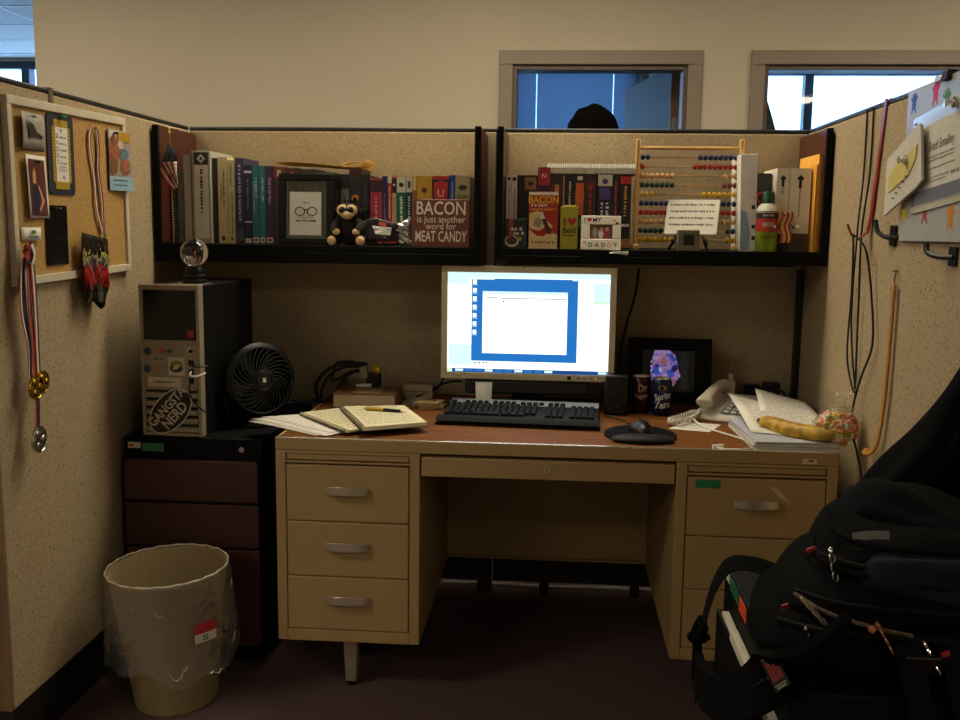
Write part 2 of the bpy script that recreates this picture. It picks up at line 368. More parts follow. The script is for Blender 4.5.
# ================================================================== cubicle partitions
XW, H = 2.13, 1.663
def panel(label, x0, x1, y0, y1, long_x, z0=.045, fab=None):
    t = thing('cubicle_partition', label, 'partition', ((x0+x1)/2, (y0+y1)/2, 0))
    cx, cy = (x0+x1)/2, (y0+y1)/2
    hx, hy = (x1-x0)/2, (y1-y0)/2
    MB().box(-hx, hx, -hy, hy, .14, H-.013).build('fabric_panel', fab or M_fab, t, bevel=.006)
    MB().box(-hx, hx, -hy, hy, H-.013, H).build('top_cap', M_cap, t, bevel=.004)
    q = .004
    MB().box(-hx+q, hx-q, -hy+q, hy-q, z0, .14).build('base_raceway', mat('#141312', .5), t, bevel=.003)
    n = 3
    for i in range(n):
        f = -1 + 2*(i+.5)/n
        px, py = (f*hx*.95, 0) if long_x else (0, f*hy*.95)
        MB().cyl((px, py, 0), (px, py, z0), .018, n=12).build('glide', M_bplas, t)
    return t
pbl = panel('tan fabric cubicle partition behind the left overhead shelf', 0, 1.037, 0, .05, True)
pbr = panel('tan fabric cubicle partition behind the right overhead shelf', 1.089, XW, 0, .05, True)
ps = thing('partition_post', 'narrow fabric post joining the two back partitions', 'post', (1.063, .025, 0))
MB().box(-.020, .020, -.025, .025, .14, H-.013).build('cover', M_fab, ps, bevel=.004)
MB().box(-.026, -.0202, -.032, .025, 0, H-.013).build('slotted_edge', M_cap, ps); MB().box(.0202, .026, -.032, .025, 0, H-.013).build('slotted_edge', M_cap, ps)
MB().box(-.02, .02, -.02, .025, 0, .1398).build('base', M_cap, ps); MB().box(-.026, .026, -.025, .025, H-.013, H).build('top_cap', M_cap, ps, bevel=.004)
pl = panel('tan fabric cubicle partition on the left carrying the cork board', -.05, 0, -1.267, 0, False, .004, M_fab2)
endm = mat('#6e5236', .8, var=.35, vs_=30, stretch=(1, 1, .12), name='worn_panel_end')
MB().box(-.022, .022, -.003, 0, .14, H-.03).build('end_trim', endm, pl, (0, -.6335, 0))
MB().box(.0252, .027, -.05, -.03, .05, .10).build('outlet_cover', mat('#1d1b19', .5), pl, (0, .22, 0))
pr_ = panel('tan fabric cubicle partition on the right with the white board', XW, XW+.05, -2.5, 0, False, .004, M_fab2)
for xx in (.012, XW-.012):
    c = tag(MB().box(-.011, .011, -.011, .011, 0, 1.2).build('corner_standard', M_cap, None, (xx, -.055 if xx > 1 else -.013, 0), bevel=.002), 'black slotted upright in the %s corner under the shelf' % ('right' if xx > 1 else 'left'), 'upright')
tag(MB().tube(spline([(.9, .075, .006), (1.1, .08, .006), (1.3, .07, .006), (1.5, .082, .006), (1.75, .074, .006)]), .006, 8).build('gap_light_strip', mat('#b9b6ae', .6), None), 'pale tube standing in for the light strip under the back partition', 'cable')  # pale tube added to stand for the strip of light in the gap

# ================================================================== overhead shelves
mahog = mat('#4a2116', .42, var=.18, vs_=14, stretch=(1, 1, .12), name='mahogany_laminate')
SZ = 1.262
def shelf(label, x0, x1, lo=0.):
    t = thing('overhead_shelf', label, 'shelf', ((x0+x1)/2, -.002, 1.205)); h = (x1-x0)/2
    MB().box(-h+.019, h-.019, -.335, 0, .035, .057).build('shelf_board', M_black, t, bevel=.002)
    MB().box(-h+.019, h-.019, -.338, -.318, lo, .035).build('front_lip', M_black, t, bevel=.002)
    MB().box(-h+.019, h-.019, -.02, 0, 0, .035).build('rear_rail', M_black, t)
    for s in (-1, 1):
        a, c = (-h, -h+.018) if s < 0 else (h-.018, h)
        p = MB().box(a, c, -.325, 0, lo, .43).build('end_panel', mahog, t)
        MB().box(a-.001, c+.001, -.338, -.3252, lo, .431).build('edge_trim', M_black, p, bevel=.002)
    return t
shelf('black and mahogany overhead shelf on the left holding binders and the wooden sign', .008, 1.056)
shelf('black and mahogany overhead shelf on the right holding the abacus', 1.108, 2.122, .016)
tag(MB().box(-.028, .028, -.014, .0, 0, .002).add([(-.02, -.014, .002), (.028, -.016, -.004), (.030, -.016, .008), (-.02, -.014, .006)], [(0, 1, 2, 3)]).build('paper_slip', M_paper, None, (1.49, -.342, 1.252), rot=(R(6), 0, 0), solid=.001), 'small white slip sticking out under the right shelf edge', 'paper')

# ================================================================== steel desk
DX0, DX1, DY0, DY1, DZ = .533, 2.059, -.826, -.06, .743
dk = thing('office_desk', 'tan steel double-pedestal desk with wood-grain top', 'desk', ((DX0+DX1)/2, (DY0+DY1)/2, 0))
ox, oy = (DX0+DX1)/2, (DY0+DY1)/2
def dbox(b, x0, x1, y0, y1, z0, z1, m=0): return b.box(x0-ox, x1-ox, y0-oy, y1-oy, z0, z1, m)
oak = mat('#70441e', .65, var=.28, vs_=9, stretch=(.5, 7, 7), bump=.03, bs=30, spec=.12, name='woodgrain_laminate')
dbox(MB(), DX0+.008, DX1-.008, DY0+.008, DY1-.002, .732, DZ).build('desktop', oak, dk)
dbox(MB(), DX0, DX1, DY0, DY0+.008, .709, DZ+.001).build('front_edge', M_tan, dk, bevel=.003)
dbox(MB(), DX0+.001, DX1-.001, DY0-.002, DY0+.010, DZ+.0012, DZ+.003).build('metal_edging', mat('#e2dccb', .22, metal=.8, var=0), dk, bevel=.0008)
for s, (a, c) in enumerate(((DX0, DX0+.008), (DX1-.008, DX1))): dbox(MB(), a, c, DY0+.008, DY1, .709, DZ+.001).build('side_edge', M_tan, dk, bevel=.002)
dbox(MB(), DX0, DX1, DY1-.002, DY1, .709, DZ+.001).build('rear_edge', M_tan, dk)
dbox(MB(), DX0+.008, DX1-.008, DY0+.008, DY1-.002, .709, .7318).build('top_pan', M_tan2, dk)
def handle(parent, x, z):
    pts = [(-.060, 0, 0), (-.058, -.012, .001), (-.045, -.021, .002), (0, -.024, .002), (.045, -.021, .002), (.058, -.012, .001), (.060, 0, 0)]
    MB().strip(pts, (0, 0, 1), [.014, .019, .023, .025, .023, .019, .014], .004).build('handle', M_nickel, parent, (x, 0, z), bevel=.001)
def pedestal(x0, x1, zb, tray, drawers):
    yF = DY0
    dbox(MB(), x0, x1, yF+.022, DY1-.004, zb, .709).build('pedestal', M_tan2, dk, bevel=.003)
    dbox(MB(), x0, x0+.0285, yF, yF+.022, zb, .709).build('stile', M_tan, dk, bevel=.003)
    dbox(MB(), x1-.0285, x1, yF, yF+.022, zb, .709).build('stile', M_tan, dk, bevel=.003)
    dbox(MB(), x0+.0285, x1-.0285, yF, yF+.022, zb, zb+.034).build('bottom_rail', M_tan, dk, bevel=.002)
    dbox(MB(), x0+.0285, x1-.0285, yF, yF+.022, .701, .709).build('top_rail', M_tan, dk)
    dbox(MB(), x0+.0315, x1-.0315, yF+.003, yF+.022, tray[0], tray[1]).build('pull_out_tray', M_tan, dk, bevel=.002)
    dbox(MB(), x0+.0285, x1-.0285, yF, yF+.022, tray[0]-.008, tray[0]-.003).build('rail', M_tan, dk)
    for z0, z1, hz in drawers:
        w = (x1-x0)/2 - .031
        dr = MB().box(-w, w, 0, .021, z0, z1).build('drawer', M_tan, dk, ((x0+x1)/2-ox, yF-.001-oy, 0), bevel=.0025)
        if hz: handle(dr, 0, hz)
    cx = (x0+x1)/2-ox
    for y in (-.755, -.15):
        b = MB(); w = .02
        b.hexa([(-w*.8, -w*.8, .012), (w*.8, -w*.8, .012), (w*.8, w*.8, .012), (-w*.8, w*.8, .012)], [(-w*1.1, -w*1.1, zb), (w*1.1, -w*1.1, zb), (w*1.1, w*1.1, zb), (-w*1.1, w*1.1, zb)])
        lg = b.build('leg', M_nickel, dk, (cx-.005, y-oy, 0), bevel=.004)
        MB().cyl((0, 0, 0), (0, 0, .0125), .016, n=14).build('glide', M_bplas, lg)
pedestal(.533, .937, .157, (.683, .699), ((.5095, .669, .600), (.3505, .5065, .44), (.1935, .3475, .285)))
pedestal(1.634, 2.059, .150, (.683, .699), ((.5065, .669, .600), (.3555, .5035, 0), (.1875, .3525, .27)))
cd = MB(); w = (1.630-.941)/2
cd = cd.box(-w, w, 0, .02, .646, .700).build('center_drawer', M_tan, dk, ((1.63+.941)/2-ox, DY0-oy, 0), bevel=.003)
b = MB(); b.cyl((.0, -.004, .677), (.0, .001, .677), .009, n=18); b.build('lock', M_nickel, cd)
MB().box(-.0012, .0012, -.0048, -.0041, .672, .682).build('keyhole', M_ink, cd)
dbox(MB(), .942, 1.629, DY0+.022, DY0+.55, .65, .70).build('drawer_box', M_tan2, dk)
dbox(MB(), .938, 1.633, -.14, -.125, .19, .708).build('modesty_panel', M_tan2, dk, bevel=.003)
dbox(MB(), .938, 1.633, -.152, -.125, .183, .19).build('panel_lip', M_tan, dk, bevel=.002)
gtag = mat('#1f7a50', .5, name='green_tag'); rtag = mat('#b13a28', .5); wtag = mat('#c9bfae', .6)
MB().card(.0, .066, 0, .022).build('green_tag', gtag, dk, (1.685-ox, DY0-.0012-oy, .640))
b = MB().card(.0, .038, 0, .014); b.card(.016, .030, .006, .012, y=-.0007, m=1); b.build('inventory_tag', [wtag, rtag], dk, (1.962-ox, DY0-.0006-oy, .714))
b = MB(); b.add([(-.004, 0, .004), (.018, 0, -.020), (.050, 0, -.040), (.030, 0, -.014), (.010, 0, .002)], [(0, 1, 2, 3, 4)]); b.build('scratch', mat('#c3ae86', .6), dk, (1.885-ox, DY0-.0011-oy, .645))

# ================================================================== file cabinets
def cab_black(t, w, d, h):
    MB().box(0, w, 0, d, .03, h).build('body', M_black, t, bevel=.003)
    MB().box(.02, w-.02, .03, d-.02, 0, .03).build('plinth', M_bplas, t)
fc = thing('file_cabinet', 'black file cabinet with mahogany drawers left of the desk', 'cabinet', (.030, -.67, 0))
cab_black(fc, .418, .60, .70)
for z0, z1 in ((.510, .634), (.372, .503), (.066, .365)):
    MB().box(.003, .408, -.016, -.0005, z0, z1).build('drawer', mat('#40201a', .5, var=.18, vs_=14, stretch=(.12, 1, 1), name='dark_mahogany'), fc, bevel=.003)
MB().card(.055, .121, .656, .680, y=-.0002).build('green_tag', gtag, fc)
b = MB().card(.012, .050, .664, .682, y=-.0002); b.card(.014, .028, .668, .676, y=-.0009, m=1); b.build('inventory_tag', [wtag, rtag], fc)
b = MB(); b.cyl((.358, -.006, .669), (.358, 0, .669), .0085, n=18); b.build('lock', M_chrome, fc)
fr = thing('file_cabinet', 'black file cabinet under the backpack with tags on its side', 'cabinet', (1.632, -2.13, 0))
cab_black(fr, .47, .53, .702)
for z0, z1 in ((.35, .612), (.06, .343)): MB().box(-.014, -.0005, .01, .522, z0, z1).build('drawer', M_black, fr, bevel=.003)
def side_tag(n, m, y0, y1, z0, z1): MB().box(-.0012, -.0002, y0+2.13, y1+2.13, z0, z1).build(n, m, fr)
side_tag('inventory_tag', wtag, -1.655, -1.622, .678, .696); side_tag('green_tag', gtag, -1.742, -1.664, .672, .696); side_tag('orange_tag', mat('#d2491f', .5), -1.815, -1.752, .668, .694)
b = MB(); b.box(-.016, -.002, .0, .37, .616, .634); b.box(-.016, -.003, .37, .455, .626, .634); b.build('pale_drawer_edge', mat('#c9c2ae', .6), fr, bevel=.001)

# ================================================================== things on the overhead shelves
M_pages = mat('#d2c6a6', .9, var=.08, vs_=8, stretch=(60, 1, 1), name='page_block')
def book(label, x0, x1, h, cover, marks=(), yf=-.24, d=.17, hard=False, name='book', cat='book', group=None, lean=0.):
    t = thing(name, label, cat, ((x0+x1)/2, yf, SZ), 0, group)
    if lean: t.rotation_euler = (0, lean, 0)
    w = (x1-x0)/2 - .0004; k = .003 if hard else .0012; cm = mat(cover, .45, var=.05, vs_=20)
    b = MB(); b.box(-w, w, 0, k, 0, h); b.box(-w, -w+k, k, d, 0, h); b.box(w-k, w, k, d, 0, h); b.build('cover', cm, t, smooth=0)
    e = .004 if hard else .0006
    MB().box(-w+k, w-k, k, d-e, e, h-e).build('pages', M_pages, t, smooth=0)
    if marks:
        b = MB(); ms = []; rnd = random.Random(label)
        for mk in marks:
            m = mat(mk[-1], .5, var=0)
            if m not in ms: ms.append(m)
            i = ms.index(m)
            if mk[0] == 'b': b.rect(-w*.98, w*.98, h*mk[1], h*mk[2], -.0004, i)
            elif mk[0] == 'p': b.rect(-w*mk[1], w*mk[1], h*mk[2], h*mk[3], -.0006, i)
            elif mk[0] == 't': b.vscribble(h*mk[1], h*mk[2], w*mk[3], min(.0105, w*2*mk[4]*.72), -.0009, i, rnd)
            elif mk[0] == 'd': b.disc(0, h*mk[1], w*mk[2], w*mk[2]*mk[3], -.0008, 14, i, t=.0002)
            elif mk[0] == 'q': b.add([(0, -.0008, h*mk[1]-w*mk[2]), (w*mk[2], -.0008, h*mk[1]), (0, -.0008, h*mk[1]+w*mk[2]), (-w*mk[2], -.0008, h*mk[1])], [(0, 1, 2, 3)], i)
            elif mk[0] == 's': b.text(mk[1], w*2*mk[2], 0, h*mk[3], -.0009, i, rot=mk[4])
        b.build('spine_print', ms, t, smooth=0)['kind'] = 'stuff'
    return t
GL = 'books on the left overhead shelf'; GR = 'books on the right overhead shelf'
Wh, Bk, Cr = '#e0dccb', '#141210', '#cbbf9a'
# spiral notebooks by the left end panel
def coil_book(label, x0, x1, h, col, coilc, striped):
    t = thing('spiral_notebook', label, 'notebook', ((x0+x1)/2, -.25, SZ), group=GL); w = (x1-x0)/2-.0006
    MB().box(-w, w, .006, .19, 0, h).build('pages', mat('#8d887c' if striped else '#1b1a1d', .8, var=.2, vs_=60, stretch=(30, 1, 1)), t, smooth=0)
    for s in (-1, 1): MB().box(s*w-.0008*(s > 0), s*w+.0008*(s < 0), .003, .19, 0, h).build('cover', mat(col, .5), t, smooth=0)
    b = MB(); n = int(h/.0085)
    for i in range(n):
        z = .008 + i*.0085
        b.tube([(-w*.8, .010, z), (-w*.95, .0, z), (0, -.006, z+.001), (w*.95, 0, z), (w*.8, .010, z)], .0011, 5)
    o = b.build('wire_binding', mat(coilc, .3, metal=.7, var=0), t); o['kind'] = 'stuff'
coil_book('black wire-bound notebook nearest the flag on the left shelf', .032, .047, .185, '#121114', '#b7b2a6', False)
coil_book('grey comb-bound notebook between the black notebook and white binder', .048, .071, .231, '#77726a', '#8e897d', True)
book('slim off-white manual left of the diamond-marked binder', .0725, .098, .286, '#cfcabb', [('b', 0, .96, '#bfbaac')], yf=-.25, d=.2, group=GL)
# big ring binder
bd = thing('ring_binder', 'thick grey ring binder with a white diamond on its spine', 'binder', (.134, -.255, SZ), group=GL)
b = MB(); b.box(-.031, .031, 0, .003, 0, .299); b.box(-.031, -.028, .003, .225, 0, .299); b.box(.028, .031, .003, .225, 0, .299); b.build('cover', mat('#aaa698', .4, var=.03), bd, bevel=.001)
MB().box(-.026, .026, .012, .215, .006, .285).build('pages', M_pages, bd, smooth=0)
b = MB(); b.rect(-.023, .023, .015, .252, -.0006); b.rect(-.024, .024, .255, .294, -.0006, 1)
b.add([(0, -.001, .259), (.015, -.001, .274), (0, -.001, .289), (-.015, -.001, .274)], [(0, 1, 2, 3)], 2); b.add([(0, -.0013, .268), (.006, -.0013, .274), (0, -.0013, .280), (-.006, -.0013, .274)], [(0, 1, 2, 3)], 1)
b.vscribble(.24, .10, 0, .011, -.001, 1); b.build('spine_label', [mat('#dcd5c2', .6), mat('#26231f', .6), mat('#d8d2c2', .6)], bd, smooth=0)
L = [
 (.1665, .183, .277, '#191512', [('t', .9, .1, 0, .4, '#5b2a22')], 'thin black book beside the grey ring binder'),
 (.1835, .2165, .281, '#d0c090', [('t', .86, .45, .2, .25, Bk), ('t', .7, .5, -.3, .2, Bk), ('d', .06, .4, 1.2, '#3a3324')], 'wide cream book with black print beside the thin black book'),
 (.217, .240, .271, '#cdbe88', [('t', .95, .7, 0, .4, '#3c5a34'), ('t', .62, .1, .2, .3, Bk), ('d', .06, .4, 1, '#3a3324')], 'narrow cream book with green lettering on the left shelf'),
 (.2405, .270, .278, '#28264d', [('t', .92, .25, .1, .5, '#a9a6bf'), ('p', .8, .03, .16, '#4a4f6e')], 'tall indigo programming book with pale title on the left shelf'),
 (.2705, .297, .255, '#121a40', [('b', .90, .93, '#c9c9cf'), ('b', .27, .29, '#c9c9cf'), ('t', .82, .45, 0, .3, '#7780a8'), ('p', .85, .01, .07, '#c9c4b4')], 'navy book with two white bands on the left shelf'),
 (.2975, .321, .252, '#0f6b72', [('t', .85, .6, .2, .5, '#9fd0cc'), ('t', .8, .4, -.4, .2, '#9fd0cc'), ('p', .8, .015, .085, '#d6d2c4'), ('d', .05, .4, 1, Bk)], 'teal book next to the navy banded one'),
 (.3215, .342, .253, '#107078', [('t', .85, .55, .2, .5, '#9fd0cc'), ('p', .8, .015, .085, '#d6d2c4'), ('d', .05, .4, 1, Bk)], 'teal book next to the dark plum one'),
 (.3425, .369, .253, '#2b1738', [('t', .85, .5, .1, .5, '#a58fb5'), ('p', .8, .015, .085, '#d9b2a6'), ('d', .05, .4, 1, Bk)], 'dark plum book at the end of the teal row'),
 (.3700, .408, .250, '#3a1310', [('b', .85, 1, '#7c1f18'), ('p', .35, .88, .96, '#c9bfae')], 'dark book with a red spine top behind the glass frame corner'),
 (.4085, .458, .247, '#331714', [('b', .86, .99, '#5e1c18'), ('p', .2, .9, .95, '#9b8a7a')], 'maroon book with small pale mark behind the glass frame'),
 (.4585, .511, .244, '#3c2a20', [('b', .3, .8, '#57392a')], 'brown book behind the middle of the glass frame'),
 (.5115, .566, .235, '#58605a', [('b', .1, .7, '#3f4a47')], 'grey-green book behind the right side of the glass frame'),
 (.5685, .592, .225, '#171514', [('t', .8, .2, 0, .4, '#57514a')], 'black book directly left of the grey-spined one above the plush'),
 (.5925, .620, .229, '#7a746a', [('b', .8, 1, '#1a1715'), ('t', .7, .3, 0, .4, '#2a2622')], 'grey-spined book with black top above the monkey plush'),
 (.6205, .660, .246, '#131014', [('b', .86, .99, '#3d1614'), ('d', .62, .62, 1, '#c9822c'), ('d', .60, .36, 1, '#131014'), ('p', .5, .44, .52, '#c9722c'), ('p', .45, .30, .38, '#a84a24')], 'black book with orange symbols on the left shelf'),
 (.6605, .686, .227, '#121312', [('t', .9, .3, 0, .3, '#3c4a3c')], 'black book between the orange-symbol book and the pink one'),
 (.6895, .729, .217, '#a8283f', [('b', .8, .97, '#3b1620'), ('t', .72, .1, 0, .6, '#d98a90')], 'crimson-pink book with dark cap on the left shelf'),
 (.7295, .745, .224, '#16205c', [('t', .75, .2, 0, .4, '#7f88c0')], 'thin royal-blue book beside the pink book'),
 (.7465, .761, .224, '#b5281e', [('b', .9, 1, '#e0d6c2'), ('t', .85, .4, 0, .5, '#ead9cc')], 'thin red book between royal-blue and cream spines'),
 (.7615, .776, .218, '#c9a98a', [('b', .78, 1, '#1a1814'), ('d', .9, .6, 1, '#d8d2c2'), ('t', .72, .2, 0, .4, '#a1482c')], 'thin cream book with black cap left of the green book'),
 (.7765, .807, .221, '#136142', [('b', .78, 1, '#d8d2c0'), ('d', .89, .55, .9, '#241d17'), ('t', .72, .12, 0, .55, '#d5e2d0')], 'green book with white cap on the left shelf'),
 (.8075, .827, .222, '#1a2540', [('b', .78, 1, '#cfcab8'), ('p', .5, .84, .94, '#4b4a44'), ('t', .72, .12, 0, .5, '#c3c8d4')], 'dark blue book with white cap next to the green book'),
 (.8275, .8415, .225, '#8a5c20', [('b', .8, 1, '#d4b884')], 'thin ochre book left of the yellow one'),
 (.842, .892, .225, '#c4961f', [('d', .80, .35, 1.1, '#5a2c14'), ('t', .55, .2, 0, .3, '#6a4a12')], 'yellow book with brown emblem above the wooden sign'),
 (.8935, .948, .226, '#1c2233', [('b', .95, 1, '#b02a22')], 'dark book with a red shield on its spine'),
 (.9485, .967, .229, '#173c8c', [('t', .9, .3, 0, .4, '#a9bce0')], 'bright blue book right of the red shield book'),
 (.9675, 1.0155, .226, '#a89a72', [('d', .84, .6, .6, '#2a2a22'), ('p', .75, .66, .74, '#7d7c3c'), ('p', .7, .56, .60, '#6b5c3c')], 'khaki book with dark tree emblem at the right end of its shelf'),
]
for x0, x1, h, c, mk, lb in L:
    t = book(lb, x0, x1, h, c, mk, group=GL)
    if lb.startswith('dark book with a red shield'):
        s = [(-.022, .205), (-.022, .165), (-.012, .140), (0, .128), (.012, .140), (.022, .165), (.022, .205), (0, .212)]
        MB().prism(s, -.0016, -.0006).build('shield', mat('#b3261f', .5), t)
        MB().text('U', .034, 0, .170, -.0019).build('emblem', mat('#ddd2bf', .6), t, smooth=0)
        MB().prism([(-.026, .118), (0, .108), (.026, .118), (.026, .126), (0, .116), (-.026, .126)], -.0016, -.0006).build('chevron', mat('#d8cbb0', .6), t)
# manila folders and papers lying on the books
fl = thing('manila_folder', 'orange-yellow folder lying across the tops of the left books', 'folder', (.55, -.16, SZ+.2795), rot=(0, R(2.2), R(2)))
fl.location = (.52, -.15, SZ+.2565)
MB().grid(lambda u, v: (-.15+.30*u, -.08+.16*v, .002*math.sin(u*5)), 10, 4).build('back_leaf', mat('#c99432', .7), fl, solid=.001)
MB().grid(lambda u, v: (-.15+.31*u, -.085+.155*v, .004+.003*math.sin(u*6+v)), 10, 4).build('front_leaf', mat('#d9a648', .7), fl, solid=.001)
MB().add([(.12, -.09, .004), (.17, -.08, -.004), (.19, -.085, .012), (.155, -.095, .026)], [(0, 1, 2, 3)]).build('bent_tab', mat('#e0ae4c', .7), fl, solid=.001)
MB().grid(lambda u, v: (.06+.10*u, -.05+.10*v, .008+.012*math.sin(u*3.1)), 8, 3).build('loose_sheet', M_paper, fl, solid=.0006)
# glass photo frame with a card
gf = thing('picture_frame', 'dark frame with clear glass and a white card showing eyeglasses', 'picture frame', (.492, -.312, SZ), rot=(R(-4), 0, 0))
for x0, x1, z0, z1 in ((-.09, .09, 0, .022), (-.09, .09, .205, .228), (-.09, -.067, .022, .205), (.067, .09, .022, .205)):
    MB().box(x0, x1, 0, .018, z0, z1).build('frame_bar', mat('#0b0908', .5, spec=.2), gf, bevel=.003)
MB().box(-.067, .067, .008, .0095, .022, .205).build('glass', film('frame_glass', '#dfe4dc', .3, .03, .02), gf, smooth=0)
cdm = MB().box(-.053, .050, .0055, .0065, .032, .170).build('card', M_paper, gf, smooth=0)
b = MB()
for cx in (-.020, .020):
    b.tube([(cx+.0155*math.cos(a*PI/8), .0049, .108+.0135*math.sin(a*PI/8)) for a in range(16)], .0016, 5, closed=True)
b.tube([(-.006, .0049, .112), (0, .0049, .115), (.006, .0049, .112)], .0014, 5)
b.scribble(-.013, .012, .135, .006, .0052); b.scribble(-.024, .024, .088, .003, .0052); b.scribble(-.033, .033, .078, .007, .0052)
b.build('eyeglasses_print', M_ink, cdm)
for s in (-1, 1): MB().box(s*.08-.006, s*.08+.006, .018, .06, 0, .006).build('foot', mat('#0b0908', .5), gf)
# plush monkey
fur = mat('#1c120e', 1., var=.3, vs_=120, bump=1., bs=260, name='plush_fur'); tanp = mat('#c9a77c', .95, var=.1, vs_=80, bump=.5, bs=260, name='plush_tan')
mk = thing('plush_monkey', 'small dark brown plush monkey sitting with tan paws', 'plush toy', (.628, -.288, SZ))
MB().ball((0, .01, .048), (.036, .032, .048)).build('body', fur, mk)
MB().ball((0, -.004, .106), (.034, .030, .031)).build('head', fur, mk)
b = MB(); b.ball((-.014, -.024, .112), (.019, .010, .019)); b.ball((.014, -.024, .112), (.019, .010, .019)); b.ball((.003, -.031, .097), (.020, .012, .013)); b.build('face', tanp, mk)
for s in (-1, 1):
    MB().ball((s*.013, -.0345, .113), (.0105, .005, .0105), 12, 8).build('eye', mat('#0a0808', .15), mk)
    MB().ball((s*.037, 0, .108), (.010, .006, .012), 12, 8).build('ear', fur, mk)
    MB().tube(spline([(s*.028, 0, .078), (s*.042, -.012, .064), (s*.038, -.028, .050), (s*.030, -.036, .046)], 4), [.013]*12+[.011], 10).build('arm', fur, mk)
    MB().ball((s*.032, -.038, .044), (.013, .009, .010), 12, 8).build('hand', tanp, mk)
    MB().tube(spline([(s*.022, -.005, .022), (s*.040, -.018, .026), (s*.044, -.030, .018)], 4), .014, 10).build('leg', fur, mk)
    MB().ball((s*.046, -.040, .016), (.015, .011, .0155), 14, 8).build('foot', tanp, mk)
b = MB()
for i in range(5): b.tube([(.004*(i-2), 0, .132), (.007*(i-2), -.002, .142), (.010*(i-2), -.004, .146)], [.003, .002, .0006], 5)
b.build('hair_tuft', fur, mk)
# foil snack bag
sb = thing('snack_bag', 'crumpled silver foil bacon snack bag beside the plush monkey', 'snack bag', (.757, -.296, SZ), rot=(R(-12), R(-4), 0))
rnd = random.Random(3); cr = [(rnd.uniform(20, 70), rnd.uniform(20, 70), rnd.uniform(0, 6)) for _ in range(5)]
def bagfn(s):
    def f(u, v):
        x = -.078+.156*u; z = .0+.085*v + .010*math.sin(u*7)*v
        e = (4*u*(1-u))**.6*(4*v*(1-v))**.5
        y = s*(.020*e) + s*sum(.0022*math.sin(a*x+c_*z+p) for a, c_, p in cr)*(.3+e)
        if u > .72: y += s*.004*math.sin(v*26+u*40)
        return (x, y, z)
    return f
foil = mat('#b9bbb6', .22, metal=.95, var=.1, vs_=40, bump=.5, bs=60, name='silver_foil')
b = MB(); b.grid(bagfn(-1), 30, 18); b.grid(bagfn(1), 30, 18); b.build('foil_pouch', foil, sb, smooth=80)
def onbag(x, z): p = bagfn(-1)((x+.078)/.156, max(0, min(1, z/.085))); return p[1]-.0016
b = MB(); b.grid(lambda u, v: ((x := -.066+.105*u), onbag(x, (z := .006+.074*v)), z + .010*math.sin((x+.078)/.156*7)*z/.085), 20, 14)
b.build('front_label', mat('#1c100d', .75, spec=.2), sb, smooth=80)
def onlab(b0, pts, m): b0.add([(x, onbag(x, z)-.0012, z + .010*math.sin((x+.078)/.156*7)*z/.085) for x, z in pts], [tuple(range(len(pts)))], m)
b = MB(); onlab(b, [(-.040, .044), (-.034, .034), (.012, .034), (.018, .062), (-.046, .060)], 0); onlab(b, [(-.024, .063), (.0, .063), (.0, .074), (-.022, .074)], 1); onlab(b, [(-.055, .008), (.0, .008), (-.004, .028), (-.056, .028)], 2); onlab(b, [(-.03, .006), (.03, .006), (.03, .012), (-.03, .012)], 1)
b.build('label_art', [M_paper, mat('#b3402a', .5), mat('#8a6238', .5)], sb, smooth=0)
MB().text('BACON', .014, -.014, .049, -.0305, bold=.015).build('lettering', M_ink, sb, (0, 0, .001), smooth=0)
# wooden sign
sg = thing('bacon_sign', 'square brown wooden sign reading BACON is just another word for MEAT CANDY', 'sign', (.930, -.318, SZ), rot=(R(-7), 0, R(2)))
MB().box(-.092, .092, 0, .022, 0, .152).build('board', mat('#6b3322', .6, var=.12, vs_=25), sg, bevel=.003)
b = MB(); b.text('BACON', .060, 0, .121, -.0006, sx=.76, bold=.012); b.text('is just another', .031, 0, .087, -.0006, sx=.86); b.text('word for', .031, 0, .065, -.0006, sx=.86); b.text('MEAT CANDY', .048, 0, .032, -.0006, sx=.54, bold=.01)
b.build('lettering', mat('#d9d0bd', .7, var=.05), sg, smooth=0)
# little flag
fg = thing('flag', 'small stars and stripes flag on a stick at the left shelf end', 'flag', (.052, -.322, SZ))
MB().tube([(.010, 0, 0), (.006, 0, .345)], .0022, 8).build('stick', mat('#8a6a3c', .5), fg)
MB().lathe([(0, 0), (.004, .002), (.0045, .007), (.002, .011), (.0035, .016), (0, .024)], 10, (.006, 0, .345)).build('finial', mat('#c9a24a', .3, metal=.9), fg)
MB().box(-.02, .034, -.012, .04, -.0, .004).build('foot', M_bplas, fg)
FX = lambda zx, zy, d=0.: (.055-.052+(zx-120)*.00060, -.004-d, 1.590-SZ-zy*.00053)
def fS(c): return (165-85*c/.6, 130) if c < .6 else (80-20*(c-.6)/.4, 130+70*(c-.6)/.4)
def fE(c): return (170-20*c, 262+38*c)
def stripe_p(c, t):
    a, e = fS(c), fE(c); x = a[0]+(e[0]-a[0])*t + 10*math.sin(t*PI)*(c-.2); y = a[1]+(e[1]-a[1])*t + 14*math.sin(t*PI)*c
    return FX(x, y, .008*math.sin(c*7+t*2))
b = MB()
for i in range(8):
    for k in range(6):
        c0, c1, t0, t1 = i/8, (i+1)/8, k/6, (k+1)/6
        b.add([stripe_p(c0, t0), stripe_p(c1, t0), stripe_p(c1, t1), stripe_p(c0, t1)], [(0, 1, 2, 3)], i % 2)
cloth = b.build('striped_cloth', [mat('#d8d2c6', .8), mat('#a02420', .8)], fg, solid=.0008, smooth=80)
b = MB(); b.add([FX(118, 26, .002), FX(84, 130, .003), FX(166, 130, .002), FX(164, 64, .004)], [(0, 1, 2, 3)]); cn = b.build('canton', mat('#1a2138', .8), fg, solid=.0008)
b = MB()
